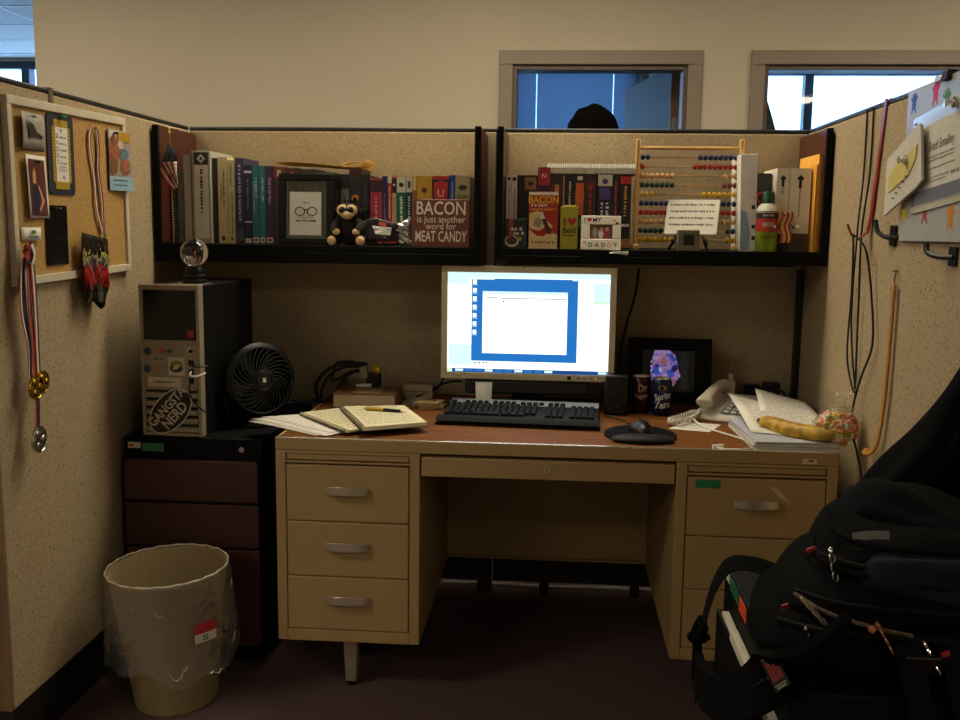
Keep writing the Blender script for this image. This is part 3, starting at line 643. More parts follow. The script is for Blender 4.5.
for i in range(6):
    for k in range(4):
        x = 112+k*13-(i*3 if k < 2 else 0); y = 45+i*14
        if y > 20+x*.0+max(0, (x-120)*.6)+12: p = FX(x, y, .005); b.ball(p, .0013, 5, 3)
b.build('stars', mat('#d8d2c6', .8), cn)['kind'] = 'stuff'

# ---- right shelf books
Rb = [
 (1.1325, 1.1485, .231, '#e6ddc9', [('p', .6, .93, .97, Bk), ('t', .85, .2, .1, .4, '#5a5248')], 'pale slim book at the left end of the right shelf'),
 (1.149, 1.167, .231, '#e8e0ce', [('p', .6, .92, .97, Bk), ('t', .8, .15, .1, .45, '#3a342e')], 'pale slim book second from the left on the right shelf'),
 (1.1675, 1.188, .231, '#15110f', [('t', .9, .2, 0, .3, '#4a423a')], 'black book beside the two pale slim books'),
 (1.1885, 1.232, .231, '#241a14', [('p', .85, .8, .97, '#84653c'), ('d', .885, .4, .7, '#2a1d12')], 'dark book with a brown emblem block above the bacon box'),
 (1.2325, 1.273, .257, '#2a1a38', [('b', .78, 1, '#8a1d22'), ('s', 'N', .5, .89, 0, '#e0d6c8'), ('p', .4, .55, .66, '#c98a2c')], 'tall book with red top marked N on the right shelf'),
 (1.2735, 1.315, .235, '#2c1714', [('b', .4, .85, '#4a2018'), ('p', .3, .72, .86, '#b07a2a')], 'dark maroon book right of the book marked N'),
 (1.3185, 1.353, .236, '#121112', [('t', .9, .35, 0, .35, '#b5b0a6')], 'black book with thin white title above the yellow box'),
 (1.3535, 1.382, .236, '#1d1822', [('p', .9, .45, .88, '#c05a24'), ('b', .66, .76, '#d2791f'), ('p', .6, .92, .97, '#d0c8b8'), ('p', .8, .3, .4, '#6c7488')], 'dark book with an orange block on its spine'),
 (1.3825, 1.420, .236, '#3a1512', [('t', .85, .3, 0, .5, '#a1402c'), ('b', .8, .9, '#5e2018')], 'dark red book left of the white-capped purple book'),
 (1.4235, 1.471, .237, '#1c1826', [('b', .84, .99, '#c9c1ae'), ('d', .90, .4, 1, '#4a3a64'), ('p', .75, .66, .82, '#4b3d78'), ('t', .62, .1, .35, .35, '#d0cad8'), ('t', .62, .3, -.35, .3, '#d0cad8')], 'black book with a white cap and purple block on the right shelf'),
 (1.4715, 1.493, .234, '#1b1316', [('t', .9, .2, 0, .55, '#a8383a')], 'narrow black book with red title on the right shelf'),
 (1.4945, 1.531, .237, '#14100e', [('b', .87, .97, '#b0282a'), ('t', .84, .42, 0, .6, '#c98a3c'), ('p', .8, .30, .34, '#c9c1ae'), ('b', .02, .14, '#b5762c')], 'black book with red cap and gold lettering beside the abacus'),
]
for x0, x1, h, c, mk, lb in Rb: book(lb, x0, x1, h, c, mk, group=GR)
# comb-bound report lying on the books
cr_ = thing('comb_bound_report', 'white comb-bound report lying on top of the right shelf books', 'report', (1.40, -.17, SZ+.2375))
MB().box(-.137, .145, -.055, .10, 0, .026).build('pages', mat('#b9b6a8', .85, var=.08, vs_=10, stretch=(1, 1, 60)), cr_, smooth=0)
MB().box(-.140, .148, -.058, .102, .0262, .028).build('cover', M_white, cr_, smooth=0)
b = MB()
for i in range(50):
    x = -.134 + i*.0056; b.tube([(x, -.052, .030), (x, -.064, .031), (x, -.070, .018), (x, -.064, .003), (x, -.054, .002)], .0014, 5)
b.build('comb_binding', M_white, cr_)['kind'] = 'stuff'
MB().box(-.140, .148, -.058, .102, -.0012, -.0002).build('back_cover', mat('#5a5852', .5), cr_, smooth=0)
# boxes in front of the right shelf books
def carton(name, label, x0, x1, h, d, y, col, cat='box', rz=0.):
    t = thing(name, label, cat, ((x0+x1)/2, y, SZ), rz)
    MB().box(-(x1-x0)/2, (x1-x0)/2, 0, d, 0, h).build('carton', mat(col, .4, var=.04), t, bevel=.0012)
    return t
t = carton('black_box', 'small black novelty box with a brown bowl picture on the right shelf', 1.1335, 1.203, .092, .045, -.322, '#16181c')
b = MB(); b.disc(-.012, .022, .022, .018, -.0003, 24, 0); b.disc(-.012, .024, .017, .013, -.001, 20, 1); b.rect(-.022, -.008, .036, .090, -.0012, 2); b.disc(.014, .030, .007, .007, -.0012, 14, 3); b.scribble(-.006, .026, .046, .012, -.0014, 4); b.scribble(-.014, .026, .060, .012, -.0014, 4); b.rect(.027, .033, .01, .05, -.0008, 5)
b.build('printed_art', [mat('#b9b3a4', .5), mat('#3a1a12', .5), mat('#8f3a26', .5), mat('#8a8a2c', .5), mat('#b9b9b4', .5), mat('#3d4a4c', .5)], t, smooth=0)
t = carton('bacon_box', 'tall red novelty box printed BACON on the right shelf', 1.2085, 1.300, .176, .05, -.322, '#b3321c')
b = MB(); b.rect(-.0455, .0455, 0, .115, -.0004, 0)
for a in ([(-.044, .0), (.044, .0), (.044, .045), (.02, .052), (.0, .038), (-.02, .040), (-.044, .060)], [(-.044, .066), (-.036, .06), (-.012, .056), (.004, .066), (.0, .112), (-.02, .118), (-.044, .108)], [(.006, .092), (.022, .078), (.030, .070), (.026, .064), (.01, .074)]):
    b.add([(x, -.0008, z) for x, z in a], [tuple(range(len(a)))], 1)
b.add([(x, -.0012, z) for x, z in [(-.006, .094), (.012, .048), (.026, .044), (.024, .056), (.008, .092)]], [(0, 1, 2, 3, 4)], 2); b.add([(x, -.0016, z) for x, z in [(-.014, .112), (-.004, .092), (.006, .094), (-.004, .114)]], [(0, 1, 2, 3)], 3)
b.add([(x, -.0014, z) for x, z in [(-.03, .07), (-.010, .064), (-.004, .084), (-.016, .098), (-.028, .088)]], [(0, 1, 2, 3, 4)], 5)
b.text('BACON', .031, 0, .151, -.0012, 4, sx=.88, bold=.02); b.scribble(-.038, .01, .135, .010, -.0012, 3); b.scribble(-.038, .034, .122, .006, -.0012, 4); b.scribble(-.036, .038, .020, .010, -.0014, 6); b.rect(-.0455, .0455, .166, .1755, -.0006, 3)
b.build('printed_art', [mat('#a8260f', .5), mat('#d9bf84', .5), mat('#4a1a1c', .4), mat('#e3d9c4', .5), mat('#e2b62c', .5), mat('#8c8a6a', .5), mat('#9a5a1c', .5)], t, smooth=0)
t = carton('yellow_box', 'narrow yellow tin with a red heart on the right shelf', 1.308, 1.362, .132, .03, -.322, '#a8a01e', 'tin')
b = MB()
b.text('I', .030, -.014, .083, -.0008, 0, bold=.03)
hz = [(.0, -.011), (.011, .002), (.010, .008), (.005, .010), (0, .006), (-.005, .010), (-.010, .008), (-.011, .002)]
b.add([(.009+x*1.25, -.001, .085+z*1.25) for x, z in hz], [tuple(range(8))], 1); b.text('Beld', .024, 0, .057, -.0008, 0, bold=.02); b.scribble(-.020, .020, .042, .007, -.0008, 0)
b.build('printed_art', [mat('#2a2a12', .5), mat('#b32a22', .5)], t, smooth=0)
MB().box(-.020, .020, .004, .026, .1322, .136).build('lid', mat('#b5ac3a', .4), t, bevel=.001)
# white "daddy" frame
df = thing('ceramic_photo_frame', 'white ceramic photo frame lettered I love MY DADDY with a heart', 'picture frame', (1.434, -.345, SZ), rot=(R(-14), 0, R(-1)))
cer = mat('#d5cfbd', .25, coat=.3, var=.03, name='ceramic')
for x0, x1, z0, z1 in ((-.062, .062, 0, .034), (-.062, .062, .080, .108), (-.062, -.034, .034, .080), (.036, .062, .034, .080)):
    MB().box(x0, x1, 0, .010, z0, z1).build('frame_bar', cer, df, bevel=.002)
ph = MB().box(-.034, .036, .004, .006, .034, .080).build('photo', mat('#6a3a30', .4, var=.3, vs_=60), df, smooth=0)
b = MB(); b.disc(-.018, .055, .008, .018, .0038, 12, 0); b.disc(.0, .050, .008, .014, .0036, 12, 1); b.disc(.002, .064, .006, .007, .0034, 12, 2); b.disc(.018, .052, .009, .015, .0036, 12, 3); b.disc(.019, .066, .006, .007, .0034, 12, 2)
b.build('photo_figures', [mat('#8a8478', .5), mat('#c9bfb4', .5), mat('#b5836a', .5), mat('#8c2c2c', .5)], ph, smooth=0)
b = MB(); b.text('I', .019, -.050, .093, -.0006, bold=.02); b.text('MY', .019, -.013, .093, -.0006, bold=.02); b.text('D', .019, -.032, .014, -.0006, bold=.02); b.text('A', .019, -.012, .014, -.0006, bold=.02); b.text('D', .019, .008, .014, -.0006, bold=.02); b.text('Y', .019, .045, .014, -.0006, bold=.02)
b.add([(-.036+x*.7, -.0006, .094+z*.7) for x, z in hz], [tuple(range(8))], 1); b.text('D', .019, .027, .014, -.0006, 2, bold=.02)
for x, z, m in ((.042, .093, 2), (.050, .084, 0), (-.050, .022, 2)): b.disc(x, z, .005, .004, -.0004, 8, m, t=.0002)
b.build('lettering', [M_ink, mat('#a82424', .5), mat('#c98a4a', .5)], df, smooth=0)
MB().add([(-.015, .011, .08), (.015, .011, .08), (.02, .05, .013), (-.02, .05, .013)], [(0, 1, 2, 3)]).build('easel_back', cer, df, solid=.002)
# abacus
ab = thing('abacus', 'wooden bead abacus standing on the right shelf', 'abacus', (1.711, -.225, SZ))
wd = mat('#c99a58', .5, var=.12, vs_=14, stretch=(1, 1, .2), name='abacus_wood')
AW = .162
for s in (-1, 1):
    MB().box(s*AW-.007, s*AW+.007, -.010, .010, .0, .348).build('side_post', wd, ab, bevel=.003)
    MB().box(s*AW-.009, s*AW+.009, -.055, .055, .0, .016).build('foot', wd, ab, bevel=.003)
MB().tube([(-AW, 0, .320), (AW, 0, .320)], .0055, 10).build('top_rail', wd, ab)
bc = {'b': mat('#12235c', .3, var=0), 'r': mat('#b0201c', .3, var=0), 'n': mat('#d2a468', .35, var=.05), 'g': mat('#0e3d2c', .3, var=0), 'y': mat('#d8a91c', .3, var=0), 'k': mat('#7c2c1c', .3, var=0)}
bead_me = {}
for k, m in bc.items():
    b = MB(); b.ball((0, 0, 0), (.0079, .0092, .0092), 12, 8); o = b.build('bead_shape', m); bead_me[k] = o.data; bpy.data.objects.remove(o)
rows = ['bb|bbbbbbbb', 'r|rrrrrrrrr', 'nnnnnnn|nnn', 'ggggggg|kkk', 'yyy|yyyyyyy', 'bbbbbb|bbbb', 'rrrrrr|rrrr', 'nnnnnnn|nnn', 'gggggggg|gg', 'yyyyyyyy|yy']
for i, rw in enumerate(rows):
    z = .291 - i*.0288
    rod = MB().tube([(-AW, 0, z), (AW, 0, z)], .002, 6).build('rod', wd, ab)
    a, c = rw.split('|')
    for j, ch in enumerate(a): place('bead', bead_me[ch], rod, (-AW+.016+j*.0159, 0, z))
    for j, ch in enumerate(reversed(c)): place('bead', bead_me[ch], rod, (AW-.016-j*.0159, 0, z))
# word board on a dark easel, and small grey cube
wbd = thing('word_tile_board', 'white slanted board with four rows of word tiles before the abacus', 'word board', (1.712, -.300, SZ+.050), rot=(R(-26), 0, R(-17)))
MB().box(-.082, .082, 0, .010, 0, .122).build('board', mat('#d6d0bf', .5, var=.02), wbd, bevel=.002)
b = MB(); rr = random.Random(5)
for i, z in enumerate((.103, .080, .057, .034)): b.scribble(-.070, .068, z, .0075, -.0005, 0, rr)
b.build('word_print', mat('#3c3830', .6), wbd, smooth=0)
es = thing('plate_easel', 'black wire easel carrying the word board', 'easel', (1.715, -.29, SZ))
for s in (-1, 1): MB().tube(spline([(s*.045, -.045, .004), (s*.048, -.035, .030), (s*.046, .0, .034), (s*.042, .035, .05), (s*.036, .055, .150)], 4), .003, 6).build('wire', M_bplas, es); MB().tube([(s*.044, .012, .036), (s*.06, .045, .003)], .0045, 6).build('foot', M_bplas, es)
MB().tube([(-.04, .04, .08), (.04, .04, .08)], .0025, 6).build('cross_wire', M_bplas, es)
cu = thing('photo_cube', 'small grey cube frame in front of the word board', 'photo cube', (1.704, -.345, SZ), R(8))
MB().box(-.034, .034, 0, .020, 0, .064).build('case', mat('#77705f', .45, metal=.2), cu, bevel=.002)
MB().box(-.017, .017, -.0012, -.0002, .017, .050).build('dark_screen', mat('#12181a', .2), cu, smooth=0)
# tall white box, dark box, spray can, bacon figure, white boxed manuals, orange folder
t = carton('white_box', 'tall glossy white box with pale blue foot right of the abacus', 1.868, 1.918, .298, .16, -.30, '#e8e6dc')
t.rotation_euler = (0, R(-2.0), 0)
b = MB(); b.add([(x, -.0006, z) for x, z in [(-.024, .004), (.002, .004), (.006, .06), (-.004, .12), (-.024, .13)]], [(0, 1, 2, 3, 4)], 0); b.add([(x, -.0008, z) for x, z in [(-.022, .19), (.0, .20), (.02, .195), (.022, .215), (.010, .222), (-.004, .214), (-.014, .222), (-.022, .21)]], [tuple(range(8))], 1)
for z in (.035, .07, .13): b.rect(.010, .021, z, z+.012, -.0008, 2)
b.build('printed_art', [mat('#8fa9c2', .4), mat('#e6e4dc', .4), mat('#24231f', .5)], t, smooth=0)
t = book('dark grey slab-like box behind the spray can', 1.924, 1.974, .245, '#3a3632', [], yf=-.21, d=.17, name='grey_box', cat='box')
sp = thing('spray_can', 'green and red spray can with dark green cap on the right shelf', 'spray can', (1.947, -.300, SZ))
MB().lathe([(0, 0), (.031, 0), (.033, .003), (.033, .125), (.030, .134)], 32).build('can', mat('#7f9426', .3, metal=.2, var=.25, vs_=14), sp)
MB().lathe([(.0331, .062), (.0336, .062), (.0336, .102), (.0331, .102)], 32).build('red_label', mat('#a33022', .35), sp)
MB().lathe([(.0331, .1022), (.0336, .1022), (.0336, .124), (.0331, .124)], 32).build('dark_label', mat('#221c18', .4), sp)
MB().lathe([(.0337, .120), (.033, .130), (.026, .142), (.019, .148), (.016, .149)], 32).build('shoulder', M_white, sp)
MB().lathe([(.020, .149), (.021, .150), (.021, .176), (.017, .184), (0, .185)], 28).build('cap', mat('#124a2c', .35), sp)
MB().tube(spline([(-.018, -.006, .178), (-.032, -.008, .176), (-.033, -.008, .160), (-.024, -.006, .152)], 4), .0035, 7).build('trigger_loop', mat('#9c2430', .4), sp)
b = MB()
for z, h, col in ((.112, .009, 0), (.084, .016, 0), (.045, .009, 1)):
    for i in range(6):
        a0 = -PI/2 - .55 + i*.17; a1 = a0 + .07; r = .0345
        b.add([(r*math.cos(a), r*math.sin(a), zz) for a, zz in ((a0, z-h/2), (a1, z-h/2+.002), (a1, z+h/2), (a0, z+h/2-.003))], [(0, 1, 2, 3)], col)
b.build('lettering', [mat('#ddd4c4', .5), mat('#20301a', .5)], sp, smooth=0)
t = book('narrow white boxed manual with arrow mark on the right shelf', 1.9765, 2.016, .258, '#e2dccb', [('q', .88, .5, '#2c211b'), ('p', .2, .78, .9, '#2c211b'), ('t', .76, .70, 0, .25, '#4a443c'), ('b', 0, .22, '#3d3833')], yf=-.27, d=.20, name='boxed_manual', cat='manual', group=GR)
t = book('wide white boxed manual with arrow mark beside the orange folder', 2.0165, 2.082, .258, '#e4decd', [('q', .88, .35, '#2c211b'), ('p', .14, .76, .9, '#2c211b'), ('t', .78, .42, 0, .10, '#4a443c'), ('b', 0, .22, '#4e463e')], yf=-.27, d=.20, name='boxed_manual', cat='manual', group=GR)
t = thing('orange_folder', 'orange-yellow folder standing against the right shelf end panel', 'folder', (2.094, -.305, SZ))
for i, (x, h, c) in enumerate(((-.007, .268, '#e0a038'), (-.001, .300, '#ecb04a'), (.005, .292, '#d8962c'))): MB().box(x, x+.0045, 0, .24, 0, h).build('leaf', mat(c, .6), t, bevel=.0005)
bf = thing('bacon_figure', 'little bacon strip figure standing before the white manuals', 'figurine', (2.000, -.318, SZ))
b = MB()
for s in (-1, 1): b.tube([(s*.007, 0, 0), (s*.007, -.001, .03)], .003, 8); b.ball((s*.008, -.004, .003), (.005, .008, .0035), 10, 6)
b.build('legs', M_bplas, bf)
def strip_(m0, m1, c): return MB().grid(lambda u, v: (-.017+.034*(m0+(m1-m0)*u)+.0035*math.sin(v*9), -.004*math.sin(v*8)-.001, .028+.096*v), 4, 18)
for m0, m1, c in ((0, .22, '#b5532c'), (.22, .42, '#d9b070'), (.42, .66, '#a8401f'), (.66, .82, '#dcb87c'), (.82, 1, '#9c3a1c')): strip_(m0, m1, c).build('rasher_stripe', mat(c, .45), bf, solid=.005, smooth=80)
b = MB(); b.tube(spline([(-.016, 0, .085), (-.028, -.004, .072), (-.034, -.006, .075)], 4), .002, 6); b.build('arm', M_bplas, bf)
b = MB(); b.tube(spline([(.016, 0, .085), (.024, -.004, .074), (.030, -.006, .076)], 4), .002, 6); b.build('arm', M_bplas, bf)
for s in (-1, 1): MB().ball((s*.035, -.007, .077), .006, 10, 7).build('glove', M_white, bf)
for s in (-1, 1): MB().ball((s*.006+.001, -.007, .112), .003, 8, 6).build('eye', M_bplas, bf)

# ================================================================== computer tower, globe, fan on the left cabinet
pc = thing('computer_tower', 'silver and black computer tower on the left file cabinet', 'computer', (.178, -.655, .702), R(-3))
silver = mat('#978b73', .45, metal=.15, var=.03, name='silver_bezel')
PW, PH, PD = .092, .448, .43
MB().box(-PW+.004, PW-.004, .02, PD, 0, PH-.003).build('case', mat('#090909', .55, spec=.2), pc, bevel=.004)
for x0, x1, z0, z1 in ((-PW, -PW+.011, 0, PH), (PW-.011, PW, 0, PH), (-PW+.011, PW-.011, PH-.016, PH), (-PW+.011, PW-.011, .138, .272), (-PW+.011, PW-.011, 0, .010), (-PW+.011, PW-.011, .272, .286)):
    MB().box(x0, x1, -.012, .02, z0, z1).build('bezel', silver, pc, bevel=.002)
dbay = MB().box(-PW+.011, PW-.011, -.006, .02, .286, PH-.016).build('drive_bay', mat('#0b0a0a', .25), pc, bevel=.001)
for z in (.316, .348, .390): MB().box(-PW+.013, PW-.013, -.0075, -.0062, z, z+.0015).build('bay_seam', mat('#1f1d1c', .5), dbay)
MB().card(.052, .072, .295, .315, y=-.0062).build('red_badge', mat('#a81c20', .4), dbay)
MB().box(-PW+.011, PW-.011, .004, .02, .010, .138).build('vent_back', mat('#151312', .6), pc)
for i in range(5):
    z = .012 + i*.0255; MB().box(-PW+.011, PW-.011, -.013, .004, z, z+.0165).build('vent_slat', silver, pc, bevel=.004)
b = MB(); b.cyl((.064, -.015, .256), (.064, -.0122, .256), .011, n=20); b.build('power_button', M_chrome, pc); b = MB(); b.cyl((.064, -.0168, .256), (.064, -.0152, .256), .006, n=16); b.build('button_core', M_bplas, pc)
for i, z in enumerate((.212, .186, .160)): MB().box(.056, .072, -.0145, -.0122, z, z+.017).build('port', M_bplas, pc, bevel=.001)
b = MB(); b.card(-.006, .044, .182, .236, y=-.0122); b.disc(.019, .214, .020, .013, -.013, 20, 1); b.disc(.019, .203, .020, .011, -.0136, 20, 2); b.disc(.019, .208, .012, .006, -.0142, 14, 0, rot=.5)
b.build('leaf_sticker', [wtag, mat('#8a8a1c', .5), mat('#24301c', .5)], pc, smooth=0)
b = MB(); b.card(-.070, .032, .148, .176, y=-.0122); b.scribble(-.052, .012, .162, .006, -.0132, 1); b.build('paper_sticker', [wtag, M_ink], pc, smooth=0)
b = MB(); b.disc(-.069, .252, .012, .012, -.0122, 18, 0); b.disc(-.072, .200, .011, .012, -.0122, 18, 0); b.build('blue_sticker', mat('#1d3c4a', .4), pc, smooth=0)
b = MB(); b.card(-.036, .012, .243, .266, y=-.0122, m=1); b.disc(-.024, .255, .008, .008, -.013, 16, 0); b.scribble(-.012, .006, .254, .009, -.0131, 2); b.build('badge_sticker', [mat('#b0402c', .4), mat('#8c8272', .5), M_ink], pc, smooth=0)
b = MB(); b.card(-.058, -.012, .220, .238, y=-.0122); b.scribble(-.05, -.02, .230, .008, -.0131, 1); b.build('note_sticker', [mat('#a59b84', .6), mat('#4c5a34', .5)], pc, smooth=0)
ov = MB(); rt = R(47); ov.disc(-.003, .076, .083, .050, -.0134, 36, 0, rot=rt); ov.disc(-.003, .076, .079, .046, -.0141, 36, 1, rot=rt)
c_, s_ = math.cos(rt), math.sin(rt)
def ot(tx, size, du, dw): ov.text(tx, size, -.003+du*c_-dw*s_, .076+du*s_+dw*c_, -.0150, 0, rot=rt, sx=.86, bold=.025)
ot('GANGSTA', .038, .002, .015); ot('NERD', .043, .0, -.019)
ov.build('oval_sticker', [mat('#c4baa6', .5), mat('#0d0c0c', .4)], pc, smooth=0)
b = MB(); b.tube(spline([(.064, -.015, .196), (.075, -.045, .190), (.095, -.05, .188), (.115, -.03, .196)], 5), .003, 7); b.build('white_cable', M_white, pc)
b = MB(); b.tube(spline([(.064, -.015, .220), (.085, -.04, .214), (.12, -.02, .214)], 5), .0022, 6); b.tube(spline([(.064, -.015, .168), (.066, -.035, .140), (.085, -.03, .10), (.105, 0, .07)], 5), .0022, 6); b.build('black_cable', M_bplas, pc)
MB().box(-.03, .075, .03, .14, PH-.0028, PH-.0018).build('top_label', mat('#8f8a80', .4), pc)
# crystal / plasma globe
gl = thing('glass_globe', 'clear glass ball on a black ringed base atop the computer', 'glass ball', (.214, -.55, 1.1485))
MB().lathe([(0, 0), (.036, 0), (.036, .010), (.030, .013), (.033, .018), (.033, .024), (.026, .028), (.028, .034), (.026, .046), (.020, .052), (0, .052)], 32).build('base', M_bplas, gl)
gm = mat('#f4eef0', .01, var=0, trans=1., name='clear_glass'); MB().ball((0, 0, .092), .041, 32, 20).build('ball', gm, gl)
MB().ball((0, 0, .088), (.004, .004, .007), 10, 8).build('electrode', mat('#7a2830', .4), gl)
# fan
fn_ = thing('desk_fan', 'round black turbo fan with swirl grille beside the computer', 'fan', (.357, -.44, .702))
MB().lathe([(0, 0), (.072, 0), (.074, .004), (.070, .012), (.02, .018), (0, .018)], 36).build('base', M_bplas, fn_)
for s in (-1, 1):
    ang = R(48)
    ux, uy = math.cos(ang), math.sin(ang)
    MB().tube(spline([(0, 0, .012), (s*ux*.06, s*uy*.06, .016), (s*ux*.098, s*uy*.098, .05), (s*ux*.104, s*uy*.104, .142)], 5), .010, 8).build('yoke_arm', M_bplas, fn_)
hd = MB(); hd.lathe([(.100, -.012), (.112, -.008), (.118, .0), (.116, .006), (.108, .03), (.098, .065), (.075, .10), (.04, .118), (0, .122)], 44)
# head frame: lathe axis z -> fan axis pointing to the desk user
ax = Vector((math.sin(R(45)), -math.cos(R(45)), .10)).normalized(); xx_ = Vector((math.cos(R(45)), math.sin(R(45)), 0)); yy_ = ax.cross(xx_) * -1
FM = Matrix(((xx_.x, yy_.x, -ax.x, .030), (xx_.y, yy_.y, -ax.y, -.030), (xx_.z, yy_.z, -ax.z, .143), (0, 0, 0, 1)))
hd.xf(FM).build('housing', M_bplas, fn_)
b = MB()
for r in (.030, .104): b.tube([(r*math.cos(a*PI/20), r*math.sin(a*PI/20), -.010 if r > .05 else -.018) for a in range(40)], .003, 6, closed=True)
b.xf(FM).build('grille_ring', M_bplas, fn_)
for i in range(28):
    a0 = 2*PI*i/28; b = MB()
    b.tube([((.028+.076*k/6)*math.cos(a0+.85*k/6), (.028+.076*k/6)*math.sin(a0+.85*k/6), -.018+.008*k/6) for k in range(7)], .0021, 5)
    b.xf(FM).build('grille_rib', mat('#0b0b0b', .5, var=0), fn_)
b = MB(); b.lathe([(0, -.022), (.024, -.021), (.029, -.016), (.029, -.008), (0, -.006)], 28); b.xf(FM).build('hub', M_bplas, fn_)
b = MB(); b.box(-.005, .005, -.007, .007, -.0235, -.0222); b.xf(FM).build('hub_badge', M_white, fn_)
b = MB()
for i in range(5):
    a = 2*PI*i/5
    b.grid(lambda u, v: ((.025+.072*u)*math.cos(a+v*.9), (.025+.072*u)*math.sin(a+v*.9), .005+.03*v), 5, 5)
b.xf(FM).build('blades', M_rubber, fn_, solid=.002)

# ================================================================== things on the desk
Z0 = DZ + .0005
def sheet(name, label, poly, z, t=.0008, m=None, cat='paper', lines=0, bump=.0):
    cx = sum(p[0] for p in poly)/len(poly); cy = sum(p[1] for p in poly)/len(poly)
    th = thing(name, label, cat, (cx, cy, z))
    q = [(x-cx, y-cy) for x, y in poly]
    MB().slab(q, 0, t).build('sheets', m or M_paper, th, smooth=0)
    if lines:
        (ax_, ay), (bx, by), (c2, cy2), (d2, dy2) = q; b = MB(); rd = random.Random(label)
        for i in range(lines):
            v = (i+1.2)/(lines+1.4); u = .1
            while u < .9:
                e = min(.9, u+rd.uniform(.02, .08))
                P = []
                for uu, vv in ((u, v), (e, v), (e, v+.18/lines), (u, v+.18/lines)):
                    lx = ax_+(d2-ax_)*vv, ay+(dy2-ay)*vv; rx = bx+(c2-bx)*vv, by+(cy2-by)*vv
                    P.append((lx[0]+(rx[0]-lx[0])*uu, lx[1]+(rx[1]-lx[1])*uu, t+.0003))
                b.add(P, [(0, 1, 2, 3)]); u = e + rd.uniform(.01, .03)
        b.build('handwriting', mat('#8a8474', .8), th, smooth=0)
    return th
# loose papers under the fan, hanging over the desk corner
pp = thing('loose_papers', 'fan of loose white papers at the left front corner of the desk', 'papers', (.54, -.66, DZ+.003))
for i, (pl_, z) in enumerate((([(-.145, .03), (.10, -.135), (.19, .0), (-.02, .12)], .0), ([(-.14, .05), (.13, -.145), (.20, -.05), (.0, .15)], .004), ([(-.12, .075), (.14, -.11), (.20, -.04), (.04, .17)], .007))):
    (x0, y0), (x1, y1), (x2, y2), (x3, y3) = pl_
    MB().grid(lambda u, v: ((x0+(x1-x0)*u)*(1-v)+(x3+(x2-x3)*u)*v, (y0+(y1-y0)*u)*(1-v)+(y3+(y2-y3)*u)*v, z*.55+.0015*math.sin(u*4+i)*(1-v)), 8, 6).build('sheet', M_paper, pp, solid=.0008)
b = MB(); rd = random.Random(2)
for i in range(6):
    for k in range(8):
        x = -.03+k*.018-.01*i; y = -.02-k*.012+i*.022; b.add([(x, y, .0068), (x+.012, y-.008, .0068), (x+.012, y-.006, .0068), (x, y+.002, .0068)], [(0, 1, 2, 3)])
b.build('faint_print', mat('#a39d8c', .8), pp, smooth=0)
# open notebook, notebook on top with pen
def notebook(label, P, z, t, coil):
    th = sheet('notebook', label, P, z, t, mat('#d5cca8', .85, var=.02), 'notebook', 9)
    cx = sum(p[0] for p in P)/4; cy = sum(p[1] for p in P)/4
    MB().slab([(x-cx, y-cy) for x, y in [(P[0][0]-.004, P[0][1]-.003), (P[1][0]+.003, P[1][1]-.003), (P[2][0]+.003, P[2][1]+.003), (P[3][0]-.003, P[3][1]+.003)]], -.0016, -.0002).build('back_cover', mat('#2c2a28', .6), th, smooth=0)
    if coil:
        b = MB(); a, c = Vector((P[0][0]-cx, P[0][1]-cy, 0)), Vector((P[3][0]-cx, P[3][1]-cy, 0))
        for i in range(24):
            p = a.lerp(c, (i+.5)/24); n = Vector((-.006, -.002, 0)); b.tube([p+Vector((.006, .002, t+.001)), p+n*.3+Vector((0, 0, t+.004)), p+n+Vector((0, 0, t/2)), p+n*.3+Vector((0, 0, -.001)), p+Vector((.004, .001, -.0015))], .0009, 5)
        b.build('wire_binding', mat('#3a3836', .3, metal=.8), th)['kind'] = 'stuff'
    return th
notebook('spiral notebook lying open beside the loose papers', [(.726, -.786), (.879, -.643), (.684, -.406), (.531, -.549)], Z0+.0105, .006, True)
notebook('spiral notebook with the pen lying on it', [(.774, -.796), (.940, -.703), (.835, -.452), (.646, -.497)], Z0+.019, .011, True)
pen = thing('pen', 'yellow and black ballpoint pen on the notebook', 'pen', (.795, -.565, Z0+.0358), R(-14))
MB().cyl((-.062, 0, 0), (-.005, 0, 0), .0052, n=14).build('yellow_barrel', mat('#c9a21c', .35), pen); MB().cyl((-.0048, 0, 0), (.052, 0, 0), .0052, .0045, n=14).build('black_grip', M_bplas, pen); MB().cyl((.0522, 0, 0), (.068, 0, 0), .0045, .0008, n=14).build('tip', M_nickel, pen); MB().cyl((-.072, 0, 0), (-.0622, 0, 0), .0028, n=10).build('clicker', M_nickel, pen)
MB().box(-.060, -.022, -.0012, .0012, .0052, .0068).build('clip', M_nickel, pen)
# thick book behind the notebooks
kb_ = thing('thick_book', 'thick brown book lying flat with its page edges towards the viewer', 'book', (.69, -.28, Z0), R(2))
MB().box(-.100, .098, -.085, .080, .003, .044).build('pages', mat('#c9bc9c', .9, var=.1, vs_=8, stretch=(1, 1, 90)), kb_, smooth=0)
b = MB(); b.box(-.104, .102, -.089, .084, 0, .003); b.box(-.104, .102, -.089, .084, .044, .047); b.box(.098, .102, -.089, .084, .003, .044); b.build('cover', mat('#6b4326', .5, var=.1), kb_, bevel=.001)
b = MB(); b.add([(x, y, .0474) for x, y in ((-.04, -.07), (.05, -.07), (.05, .02), (-.04, .02))], [(0, 1, 2, 3)], 0); b.add([(x, y, .0474) for x, y in ((.072, -.08), (.078, -.08), (.078, .07), (.072, .07))], [(0, 1, 2, 3)], 1); b.build('cover_print', [mat('#a08a58', .6), mat('#a3814c', .6)], kb_, smooth=0)
sheet('white_card', 'white card leaning beside the thick book', [(.80, -.30), (.86, -.30), (.87, -.14), (.80, -.14)], Z0, .0012)
